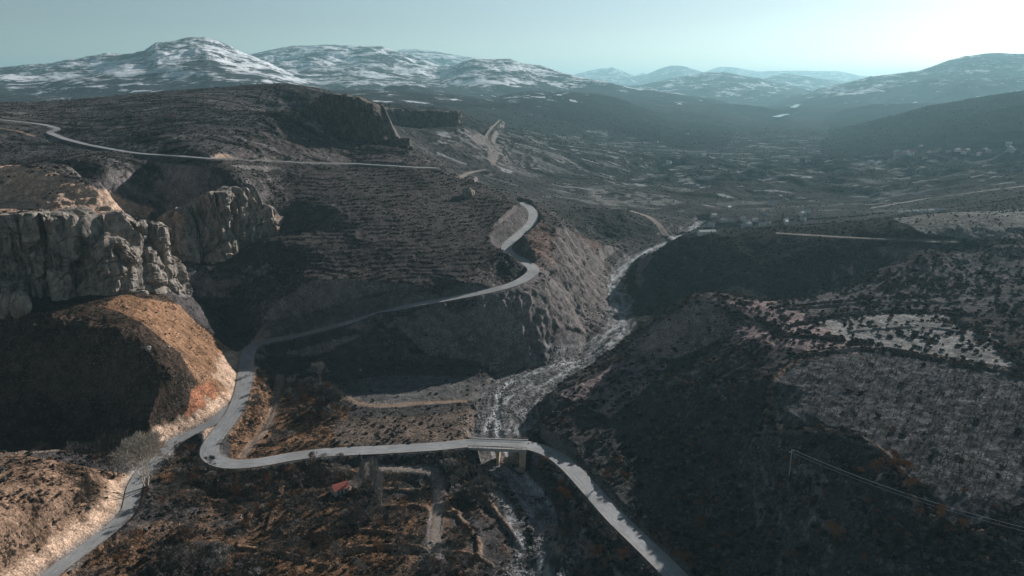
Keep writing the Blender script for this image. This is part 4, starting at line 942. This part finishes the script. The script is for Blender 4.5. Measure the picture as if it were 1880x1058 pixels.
# ---------------------------------------------------------------- trees one can tell apart
def put(o, u, v, rz=0, s=1.0, lift=0):
    x, y, z = pixg(u, v); o.location = (x, y, z + lift); o.rotation_euler = (0, 0, rz); o.scale = (s,) * 3; return o
t1 = put(bare_tree('bare_tree', 11, M_PALE, 11, 6, .7, .16, 5, 3, .016), 268, 893, 0, 1.6); tag(t1, 'big pale leafless tree glowing in the sun beside the lower road', 'tree')
t2 = put(bare_tree('bare_tree', 12, M_BARK, 11, 6, .9, .08, 3, 3, .018), 215, 876, 0, 1.5); tag(t2, 'dark brown leafless tree left of the big pale tree', 'tree')
t3 = put(bare_tree('bare_tree', 13, M_GREYB, 7.5, 5, .7, .15, 4, 3, .02), 588, 703, 0, 1.3); tag(t3, 'grey leafless tree alone on the shaded flat below the bluff', 'tree')
t4 = put(bare_tree('bare_tree', 14, M_BARK, 9, 6, .9, .08, 2, 3, .02), 190, 850); tag(t4, 'dark leafless tree at the end of the dirt track, left of its darker neighbour', 'tree')
pp = put(poplar('poplar', 21, M_GREYB, 14), 693, 912); tag(pp, 'tall thin bare poplar beside the side lane, second from the left', 'tree', 'poplars by the side lane')
for u, v, s, lab in ((668, 893, .8, 'shorter bare poplar nearest the road junction'), (700, 930, 1.0, 'tallest bare poplar of the row, nearest the viewer'), (684, 900, .9, 'bare poplar in the middle of the side lane row')):
    x, y, z = pixg(u, v); tag(copy_thing(pp, (x, y, z), u, s), lab, 'tree', 'poplars by the side lane')
for u, v, s, lab, g in ((1434, 428, 1.35, 'tall pale poplar rising over the riverside village', 'poplars in the village'), (1421, 440, .8, 'smaller poplar left of the tall one over the village', 'poplars in the village'), (1304, 448, .9, 'poplar beside the river bend below the long shed', 'poplars in the village'), (1314, 377, .7, 'lone pale poplar on the rise above the village', 'poplars in the village')):
    x, y, z = pixg(u, v); tag(copy_thing(pp, (x, y, z), u, s * .75), lab, 'tree', g)
# wooded strip right of the hairpin road and the farm groves
RT = [bare_tree('roadside_tree', 31, M_BARK, 5.5, 5, .8, .1, 2, 3, .025), bare_tree('roadside_tree', 32, M_GREYB, 5.0, 5, .8, .1, 2, 3, .025), bare_tree('roadside_tree', 33, M_BARK, 6.0, 5, .9, .05, 1, 3, .028)]
RT.append(bare_tree('roadside_tree', 34, M_RUST, 4.2, 5, .8, .1, 2, 3, .03)); firsts = [True] * 4
spots = [(474, 668, 1, 1.0), (470, 690, 1, .9), (476, 708, 3, .9), (470, 728, 3, .9), (480, 745, 3, .8), (466, 752, 0, .8), (462, 772, 3, .8), (458, 790, 0, .7), (449, 806, 2, .7), (475, 780, 3, .8),
         (500, 745, 0, .7), (420, 812, 0, .6), (490, 700, 3, .7)]
def put_rt(k, u, v, s, rz, lab, grp, cat='tree'):
    x, y, z = pixg(u, v)
    if firsts[k]: o = RT[k]; firsts[k] = False; o.location = (x, y, z); o.rotation_euler = (0, 0, rz); o.scale = (s,) * 3
    else: o = copy_thing(RT[k], (x, y, z), rz, s)
    tag(o, lab, cat, grp)
for i, (u, v, k, s) in enumerate(spots):
    put_rt(k, u, v, s, i * 1.3, 'small rusty tree in the strip right of the curving road' if k == 3 else 'small grey leafless tree in the strip right of the curving road', 'trees along the curving road')
rt = random.Random(77)
FNAME = ['between the big pale tree and the road hairpin', 'below the big pale tree right of the lower road', 'left of the two long field banks', 'around the two long field banks', 'in the thick grove below the red roofed cottage', 'near the bottom edge right of the lower road', 'left of the straight farm track', 'near the bottom edge below the cottage grove', 'between the farm track and the river bed', 'between the brook and the descending road', 'beside the brook near the bottom edge', 'just under the road left of the cottage', 'at the foot of the pale cut by the lower road', 'beside the dirt track left of the big pale tree', 'along the dirt track at the left edge', 'in the dark hollow under the road fork', 'inside the road hairpin fork']
FARM = [(300,890,60,22,14), (330,920,40,18,12), (440,900,60,18,10), (520,930,70,40,16), (600,960,70,40,18), (470,1020,90,30,12), (700,980,70,40,14), (620,1030,90,20,12), (820,1010,60,25,8), (1080,960,50,40,12), (1050,1020,50,25,8), (560,890,60,18,8), (250,1010,40,30,6), (200,850,45,10,6), (130,838,60,8,5), (310,855,30,12,5), (350,845,25,10,5)]
for fi, (cu, cv, du, dv, n) in enumerate(FARM):
    for i in range(n):
        u, v = cu + rt.uniform(-du, du), cv + rt.uniform(-dv, dv)
        x, y, z = pixg(u, v); j, ii = gidx(np.array(x), np.array(y))
        if ROADD[j, ii] < 6.5 or (x - c.location.x) ** 2 + (y - c.location.y + 6) ** 2 < 80: continue
        put_rt(rt.choice([0, 0, 1, 2, 2, 3]), u, v, rt.uniform(.6, 1.25), rt.uniform(0, 6), 'leafless tree ' + FNAME[fi], 'bare trees of the near farmland')
MINR = .032
rr_ = [(1635,852,1.0,'rusty leafed tree at the lower edge of the orchard, topmost of its line'),(1655,878,1.3,'largest rusty tree on the orchard edge above the wires'),(1675,905,1.0,'bright orange tree just below the largest rusty one'),(1612,872,1.0,'pale rusty tree left of the largest one on the orchard edge'),(1732,957,1.0,'orange tree right beside the overhead wires'),(1770,973,.7,'small orange bush at the orchard corner under the wires'),(1532,990,1.2,'red leafed tree standing in the dark scrub left of the gully track'),(1292,975,1.2,'rusty tree alone low on the dark hillside'),(1132,852,.8,'small rusty tree on the dark slope right of the road bend'),(1107,880,.9,'grey conical bush beside the descending road'),(1146,883,.8,'pale conical bush right of the grey one above the road'),(1250,1032,1.0,'orange tree at the road edge near the bottom of the slope')]
for u, v, s, lab in rr_:
    x, y, z = pixg(u, v); o = copy_thing(RT[3], (x, y, z), u, s); tag(o, lab, 'tree', 'rusty trees on the dark hillside')
# orchard rows on the right hand field
MINR = .045
ot = bare_tree('orchard_tree', 41, M_BARK, 4.8, 4, .9, .05, 1, 3, .035); ot2 = bare_tree('orchard_tree', 42, M_BARK, 4.2, 4, .9, .05, 1, 3, .035); first = [ot, ot2]; fl = [True, True]; cnt = 0
ox0, oy0 = -20, 130
OPOLY = [(1425,705),(1475,672),(1620,652),(1885,692),(2030,720),(2030,880),(1880,900),(1790,930),(1700,880),(1640,840),(1560,790),(1425,775)]
for ia in range(60):
    for ib in range(60):
        x = 60 + ia * 4.6 + ib * .5 + rt.uniform(-.6, .6); y = 140 + ib * 4.6 - ia * .5 + rt.uniform(-.6, .6)
        z = float(ground(x, y)); u, v = proj(x, y, z)
        if not inpoly(np.array([u]), np.array([v]), OPOLY)[0] or u > 1960 or rt.random() < .12 or cnt >= 290: continue
        k = rt.randint(0, 1); s = rt.uniform(.6, 1.05)
        if fl[k]: o = first[k]; fl[k] = False; o.location = (x, y, z); o.scale = (s,) * 3
        else: o = copy_thing(first[k], (x, y, z), rt.uniform(0, 6), s)
        tag(o, 'small bare fruit tree in the orchard rows ' + ('nearest the pale field hedge' if v < 715 else 'along the ragged lower edge' if v > 850 else 'at the left end beside the dark slope' if u < 1520 else 'in the middle of the plot'), 'fruit tree', 'orchard rows'); cnt += 1
print('orchard', cnt)

# ---------------------------------------------------------------- power line on the right hill
M_WOOD = simple_mat('pole_wood', (.36, .33, .30), nvar=.2); M_WIRE = simple_mat('wire', (.55, .55, .55), .4, .5, nvar=.05, bump=0); M_WHITE = simple_mat('ceramic', (.75, .75, .73), .4, .5, nvar=.05, bump=0)
def pole():
    r = empty('utility_pole', (0, 0, 0)); MB().tube((0, 0, -1), (0, 0, 8.6), .17, .11, 8).build('post', M_WOOD, r); MB().box(-1.15, 1.15, -.07, .07, 8.0, 8.14).build('crossarm', M_WOOD, r)
    for x in (-1.05, 0.0, 1.05):
        MB().tube((x, 0, 8.14 + (0.46 if x == 0 else 0)), (x, 0, 8.38 + (.46 if x == 0 else 0)), .06, .05, 6).build('insulator', M_WHITE, r)
    return r
p1 = pole(); a = pixg(1449, 872); bq = pixg(1905, 1040); mid_p = (a[0] + (bq[0] - a[0]) * .0, 0)
b = (bq[0] + 4, bq[1] - 2, float(ground(bq[0] + 4, bq[1] - 2))); rz = math.atan2(b[1] - a[1], b[0] - a[0]) + math.pi / 2
p1.location = a; p1.rotation_euler = (0, 0, rz); tag(p1, 'wooden power pole with crossarm standing in the dark scrub below the orchard', 'utility pole')
for off in (-1.05, 0, 1.05):
    ox, oy = math.cos(rz) * off, math.sin(rz) * off; h0 = 8.38 + (.46 if off == 0 else 0); mb = MB(); n = 24; pr = None
    for i in range(n + 1):
        t = i / n; q = (a[0] + ox + (b[0] - a[0]) * t, a[1] + oy + (b[1] - a[1]) * t, a[2] + h0 + (b[2] - a[2]) * t - 2.2 * 4 * t * (1 - t))
        if pr: mb.tube(pr, q, .035, .035, 4)
        pr = q
    tag(mb.build('power_wire', M_WIRE), 'thin overhead wire sagging away from the power pole over the dark slope', 'wire', 'wires of the power line')
# radio masts on the highest snowy mountain
for u, v, hgt, lab in ((377, 112, 34, 'thin lattice mast on the snowy mountain, left one of the pair'), (384, 117, 28, 'thin lattice mast on the snowy mountain, right one of the pair')):
    x, y, z = pixg(u, v); mb = MB()
    for sx, sy in ((-1, -1), (1, -1), (1, 1), (-1, 1)): mb.tube((sx * 1.6, sy * 1.6, -2), (sx * .3, sy * .3, hgt), .28, .2, 4)
    for k in range(8):
        zz = hgt * k / 8; w = 1.6 - 1.3 * k / 8; w2 = 1.6 - 1.3 * (k + 1) / 8
        mb.tube((-w, -w, zz), (w2, -w2, zz + hgt / 8), .15, .15, 3); mb.tube((w, w, zz), (-w2, w2, zz + hgt / 8), .15, .15, 3)
    o = mb.build('radio_mast', M_STEEL); o.location = (x, y, z); tag(o, lab, 'mast')

# ---------------------------------------------------------------- rocks
def rock_mesh(seed, sub=3, ax=(1, 1, 1), am=.35):
    bm = bmesh.new(); bmesh.ops.create_icosphere(bm, subdivisions=sub, radius=1); 
    P = np.array([v.co[:] for v in bm.verts]); n = perlin(P[:, 0] * 1.3 + P[:, 2], P[:, 1] * 1.3 - P[:, 2] * .7, seed) * am + perlin(P[:, 0] * 3 + P[:, 2] * 2, P[:, 1] * 3, seed + 1) * am * .5
    for v, k in zip(bm.verts, n): v.co = Vector([c * (1 + k) * s for c, s in zip(v.co, ax)])
    me = bpy.data.meshes.new('boulder'); bm.to_mesh(me); bm.free(); me.materials.append(M_BOUL); return me
M_BOUL = simple_mat('boulder', (.27, .26, .245), nvar=.35, nscale=1.2, bump=.8)
BM = [rock_mesh(i, 2) for i in (1, 2, 3)]
def boulder(u, v, s, lab, grp=None, k=0):
    x, y, z = pixg(u, v); o = bpy.data.objects.new('boulder', BM[k % 3]); COL.objects.link(o); o.location = (x, y, z + s * .2); o.scale = (s, s * .8, s * .65); o.rotation_euler = (0, 0, u); return tag(o, lab, 'boulder', grp)
boulder(272, 641, 1.5, 'pale boulder perched on the orange hill below the near cliff', None, 0)
boulder(309, 638, .9, 'dark sided boulder just right of the pale one on the orange hill', None, 1)
boulder(662, 680, .9, 'white rock lying in the shade beside the lone grey tree', None, 2)
for i in range(14): boulder(912 + rt.uniform(-14, 20), 668 + rt.uniform(-6, 14), rt.uniform(.5, 1.1), 'white rock fallen at the foot of the dark bluff beside the river bed', 'rocks fallen below the bluff', i)
for i in range(40):
    u, v = rt.choice([(790, 1000), (640, 935), (20, 850), (860, 770), (440, 960)]); boulder(u + rt.gauss(0, 22), v + rt.gauss(0, 14), rt.uniform(.3, .7), 'small pale rock lying in the rough ground of the near farmland', 'rocks of the near farmland', i)
# leaning pinnacle at the cliff foot
for u, v, s, lab in ((38, 565, (4.6, 3.6, 7.4), 'rounded rock pinnacle leaning at the foot of the near cliff'), (12, 556, (3.8, 3.4, 7.0), 'squat rock pinnacle left of the rounded one at the cliff foot')):
    x, y, z = pyy(u, v, 331); me = rock_mesh(8 + u, 4, s, .22); me.materials.clear(); me.materials.append(M_ROCK); me.polygons.foreach_set('use_smooth', [True] * len(me.polygons)); o = bpy.data.objects.new('rock_pinnacle', me); COL.objects.link(o); o.location = (x, y, float(ground(x, y)) + 3.5); o.rotation_euler = (0, R(8), 0); tag(o, lab, 'rock')
x, y, z = pixg(860, 362); me = rock_mesh(44, 4, (5.0, 4.5, 6.0), .3); me.materials.clear(); me.materials.append(M_ROCK); o = bpy.data.objects.new('rock_outcrop', me); COL.objects.link(o); o.location = (x, y, z + 1.5); tag(o, 'dark rock outcrop crowning the shoulder of the planted hillside', 'rock')

# ---------------------------------------------------------------- shrubs: the nearest as things, the rest as one mass
SH = []
for i in range(5):
    o = shrub_mesh(300 + i, [.8, .7, .95, .6, .85][i], 80, .17).build('shrub', M_SHRUB); SH.append(o)
CA = DS * (Yg + W0) * np.gradient(YR)[:, None]
def scatter(dens, jmax):
    """random points with the given density per square metre on the grid"""
    lam = (dens * CA)[:jmax]; tot = lam.sum(); n = rng.poisson(tot); c = np.cumsum(lam.ravel()); k = np.searchsorted(c, rng.uniform(0, c[-1], n)); j, i = np.divmod(k, NCOL)
    y = YR[j] + rng.uniform(-.5, .5, n) * np.gradient(YR)[j]; x = (SCOL[i] + rng.uniform(-.5, .5, n) * DS) * (y + W0); return x, y
clump = fbm(Xg, Yg, 9, 3, 401); clump2 = fbm(Xg, Yg, 35, 3, 405)
infr = (np.abs(U1 - 940) < 1130) & (EL >= CM - .02)
hillR = inpoly(U1, V1, [(975,760),(1060,670),(1170,600),(1270,535),(1500,530),(1880,420),(2600,380),(2600,1500),(1000,1500),(1000,900)]) & (Yg < 425)
dens = (.012 + .26 * SCRUB * smooth(-.3, .45, clump + .6 * clump2)) * infr
dens = dens * np.where(TERR, smooth(.25, .0, np.abs(np.pad(ph, ((0, NR - jn), (0, 0))) - .12)) * 6 + .1, 1)
dens = dens * smooth(3.8, 5.5, ROADD) * (GRV < .5) * (1 - .95 * np.clip(CUT, 0, 1)) * smooth(1.3, .9, steep) * (1 - .9 * (ORCH > .5)) * (1 + .7 * hillR) * np.where((V1 > 830) & (U1 > 240) & (Yg < 290), 1.6, 1)
dens *= (SCRUB > .02)
dens = dens * smooth(900, 560, Yg) 
dens += np.where((Yg > 600), (.002 + .022 * smooth(.0, .5, clump2)) * smooth(560, 800, Yg) * smooth(3000, 2400, Yg) * (SNOW < .1) * (SCRUB > .2) * infr, 0)
sx, sy = scatter(dens, int(np.searchsorted(YR, 3000)))
# thick hedges and thickets seen as lines
HEDGE = [([(1418,705),(1414,740),(1420,785),(1470,792),(1560,800),(1600,830),(1640,850)], 60, 1.3), ([(1640,862),(1660,890),(1690,905),(1710,955),(1760,968),(1815,985),(1850,940)], 50, 1.5), ([(1470,655),(1530,640),(1600,640),(1640,648),(1730,662),(1880,690)], 60, 1.1),
 ([(1330,570),(1400,590),(1440,615),(1520,622),(1600,632)], 90, 1.5), ([(1750,590),(1800,610),(1850,650),(1880,690)], 40, 1.8), ([(1450,600),(1520,585),(1640,575),(1760,570)], 70, 1.1), ([(1410,565),(1500,558),(1600,548),(1720,545)], 70, 1.0),
 ([(560,845),(620,840),(760,842),(860,840)], 60, 1.0), ([(600,708),(650,740),(700,748),(770,745),(850,740)], 50, .7), ([(880,850),(930,900),(960,950),(975,1000)], 50, .9), ([(1000,860),(1060,930),(1100,990),(1110,1050)], 60, 1.3), ([(430,850),(400,858),(460,862),(540,856)], 40, .8), ([(1250,550),(1200,590),(1160,640),(1100,680)], 50, .8),
 ([(860,360),(900,370),(940,375)], 20, 1.0), ([(1240,430),(1300,420),(1400,410),(1500,402),(1620,392)], 120, 1.5), ([(1000,905),(1120,1010),(1200,1058)], 40, 1.0)]
hx, hy, hs = [], [], []
for L, n, s in HEDGE:
    Pw = catmull([pixg(*q) for q in L], 1.5); k = rng.randint(0, len(Pw), n * 2); hx += list(Pw[k, 0] + rng.normal(0, 1.0 * s, n * 2)); hy += list(Pw[k, 1] + rng.normal(0, 1.0 * s, n * 2)); hs += list(s * rng.uniform(.6, 1.25, n * 2))
ss = rng.uniform(.35, 1.15, len(sx)) ** 1.3 * np.where(sy > 600, 1.1 + 1.0 * smooth(600, 1800, sy), 1.0)
j, i = gidx(sx, sy); ss = ss * np.where(TERR[j, i], .8, 1) * (1 + .35 * hillR[j, i]) * np.where((U1[j, i] < 450) & (V1[j, i] < 830) & (V1[j, i] > 540) & (Yg[j, i] < 385), .6, 1)
sx = np.concatenate([sx, hx]); sy = np.concatenate([sy, hy]); ss = np.concatenate([ss, hs]); szv = ground(sx, sy); j, i = gidx(sx, sy)
ok = (ROADD[j, i] > 4.4); sx, sy, ss, szv = sx[ok], sy[ok], ss[ok], szv[ok]
print('shrubs', len(sx))
uu, vv = proj(sx, sy, szv); score = ss / sy * (visible(sx, sy) & (uu > 5) & (uu < 1875) & (vv < 1050) & (vv > 200)); order = np.argsort(-score); top = order[:295]; rest = order[295:]
def zlabel(u, v, y, sx_=0.0):
    if inpoly(np.array([u]), np.array([v]), [(1490,590),(1560,572),(1720,572),(1830,610),(1895,690),(1640,645)])[0] and y < 425: return 'dark round bush dotted on the pale field above the orchard', 'bushes of the pale field'
    if ORCH[gidx(np.array(sx_), np.array(y))] > .5: return 'dark bush growing among the bare rows of the grey orchard', 'bushes in the orchard'
    if u > 1560 and v > 840 and y < 425: return ('bush on the ragged lower edge of the orchard above the wires' if v < 925 and u > 1640 else 'bush in the scrub between the gully track and the power wires' if u < 1700 else 'bush in the bottom corner of the hillside below the power wires'), 'shrubs under the wires'
    if u > 980 and v < 700 and y < 425: return 'small shrub on the sunlit crest of the right hill', 'shrubs of the sunlit crest'
    if u > 980 and y < 425 and u < 1300: return 'shrub on the dark slope above the descending road', 'shrubs above the descending road'
    if u > 980 and y < 425: return 'dark leafless shrub in the scrub of the big right hillside', 'shrubs of the right hillside'
    if v > 830: return 'dark leafless shrub in the rough of the near farmland', 'shrubs of the near farmland'
    if u < 450 and v > 540: return 'low dry shrub on the orange near hill', 'shrubs of the orange hill'
    return 'dark leafless shrub on the middle slopes', 'shrubs of the middle slopes'
vi = rng.randint(0, 5, len(sx)); rotz = rng.uniform(0, 6.28, len(sx)); fu = [True] * 5
for q in top:
    k = int(vi[q])
    if fu[k]: o = SH[k]; fu[k] = False
    else: o = SH[k].copy(); COL.objects.link(o)
    s = float(ss[q]); o.location = (sx[q], sy[q], szv[q]); o.rotation_euler = (0, 0, rotz[q]); o.scale = (s, s, s * .9)
    lab, gr = zlabel(uu[q], vv[q], sy[q], sx[q]); tag(o, lab, 'shrub', gr)
def gn_scatter(name, pts, sc, rz, ix, protos):
    me = bpy.data.meshes.new(name); me.vertices.add(len(pts)); me.vertices.foreach_set('co', np.asarray(pts, np.float32).ravel())
    for an, ty, ar, key in (('sc', 'FLOAT', sc, 'value'), ('rz', 'FLOAT', rz, 'value'), ('ix', 'INT', ix, 'value')):
        me.attributes.new(an, ty, 'POINT').data.foreach_set(key, ar.astype(np.int32 if ty == 'INT' else np.float32))
    o = bpy.data.objects.new(name, me); COL.objects.link(o); o['kind'] = 'stuff'
    g = bpy.data.node_groups.new(name, 'GeometryNodeTree'); g.interface.new_socket('Geometry', in_out='INPUT', socket_type='NodeSocketGeometry'); g.interface.new_socket('Geometry', in_out='OUTPUT', socket_type='NodeSocketGeometry')
    N = g.nodes.new; L = g.links.new; gi = N('NodeGroupInput'); go = N('NodeGroupOutput'); jn_ = N('GeometryNodeJoinGeometry')
    for p in reversed(protos):
        oi = N('GeometryNodeObjectInfo'); oi.inputs['Object'].default_value = p; oi.inputs['As Instance'].default_value = True; L(oi.outputs['Geometry'], jn_.inputs[0])
    ip = N('GeometryNodeInstanceOnPoints'); ip.inputs['Pick Instance'].default_value = True
    def at(n, ty):
        a = N('GeometryNodeInputNamedAttribute'); a.data_type = ty; a.inputs['Name'].default_value = n; return a.outputs[0]
    cx = N('ShaderNodeCombineXYZ'); L(at('rz', 'FLOAT'), cx.inputs[2]); L(gi.outputs[0], ip.inputs['Points']); L(jn_.outputs[0], ip.inputs['Instance']); L(at('ix', 'INT'), ip.inputs['Instance Index']); L(cx.outputs[0], ip.inputs['Rotation']); L(at('sc', 'FLOAT'), ip.inputs['Scale']); L(ip.outputs[0], go.inputs[0])
    md = o.modifiers.new('scatter', 'NODES'); md.node_group = g; return o
gn_scatter('scrub', np.stack([sx, sy, szv], -1)[rest], ss[rest], rotz[rest], vi[rest], SH)

# thickets of bare trees too many to count
gd = (.006 + .20 * smooth(.0, .35, clump2 + .5 * clump)) * ((inpoly(U1, V1, [(240,880),(420,860),(560,850),(860,850),(900,900),(960,1000),(960,1100),(150,1100),(260,960)]) & (Yg < 275)) | (inpoly(U1, V1, [(440,690),(640,720),(640,770),(600,820),(430,840)]) & (Yg < 350)) | (inpoly(U1, V1, [(1010,880),(1060,930),(1180,1058),(1180,1150),(1030,1150),(1040,1000)]) & (Yg < 260))) * smooth(4.5, 6.5, ROADD) * (GRV < .4) * ((Xg - c.location.x) ** 2 + (Yg - c.location.y + 7) ** 2 > 110)
bx, by = scatter(gd, int(np.searchsorted(YR, 360))); print('thicket', len(bx))
TP = []
for k in range(4):
    src = RT[k]; vs = []; 
    g = bpy.data.meshes.new('thicket_tree'); bmm = bmesh.new()
    for ch in src.children: bmm.from_mesh(ch.data)
    bmm.to_mesh(g); bmm.free(); g.materials.append(src.children[0].data.materials[0]); o = bpy.data.objects.new('roadside_tree', g); TP.append(o)
cols = [(478, 752), (468, 742), (486, 728), (482, 690)]
for k, o in enumerate(TP):
    COL.objects.link(o); x, y, z = pixg(*cols[k]); o.location = (x, y, z); o.scale = (.75,) * 3; tag(o, 'small leafless tree in the strip right of the curving road', 'tree', 'trees along the curving road')
gn_scatter('thicket', np.stack([bx, by, ground(bx, by)], -1), rng.uniform(.4, 1.1, len(bx)), rng.uniform(0, 6.28, len(bx)), rng.randint(0, 4, len(bx)), TP)

# stones of the river bed
sd_ = .8 * smooth(.4, .9, GRV) * smooth(-.3, .3, clump) * smooth(520, 300, Yg) * (BRK < .3)
px_, py_ = scatter(sd_, int(np.searchsorted(YR, 560))); k_ = rng.randint(0, 3, len(px_)); print('stones', len(px_))
BP = []
for i in range(3):
    o = bpy.data.objects.new('boulder', BM[i]); COL.objects.link(o); u, v = ((905, 700), (955, 905), (1065, 650))[i]; x, y, z = pixg(u, v); o.location = (x, y, z + .2); o.scale = (.9, .8, .6); BP.append(o)
    tag(o, ('pale boulder on the upper gravel bed above the bridge', 'pale boulder on the gravel bank below the bridge', 'pale boulder in the river bed near the gorge')[i], 'boulder')
gn_scatter('river_gravel', np.stack([px_, py_, ground(px_, py_)], -1), rng.uniform(.12, .5, len(px_)) , rng.uniform(0, 6.28, len(px_)), k_, BP)
# ---------------------------------------------------------------- the air
def haze():
    x0, x1, y0, y1, z0, z1 = -27000, 27000, -600, 26500, float(Z.min()) - 1.0, max(160.0, float(Z.max()) + 20)
    V = [(x, y, z) for z in (z0, z1) for y in (y0, y1) for x in (x0, x1)]
    F = [(0, 2, 3, 1), (4, 5, 7, 6), (0, 1, 5, 4), (2, 6, 7, 3), (0, 4, 6, 2), (1, 3, 7, 5)]
    m = bpy.data.materials.new('haze'); m.use_nodes = True; t = m.node_tree; t.nodes.clear()
    out = t.nodes.new('ShaderNodeOutputMaterial'); pv = t.nodes.new('ShaderNodeVolumePrincipled')
    pv.inputs['Color'].default_value = HAZE_COL; pv.inputs['Density'].default_value = HAZE_D; pv.inputs['Anisotropy'].default_value = HAZE_G
    t.links.new(pv.outputs[0], out.inputs['Volume'])
    o = mesh_obj('haze', V, F, m, False, kind='stuff'); return o
HAZE_COL = (.37, .65, .74, 1); HAZE_D = 8.4e-5; HAZE_G = 0.3
haze()
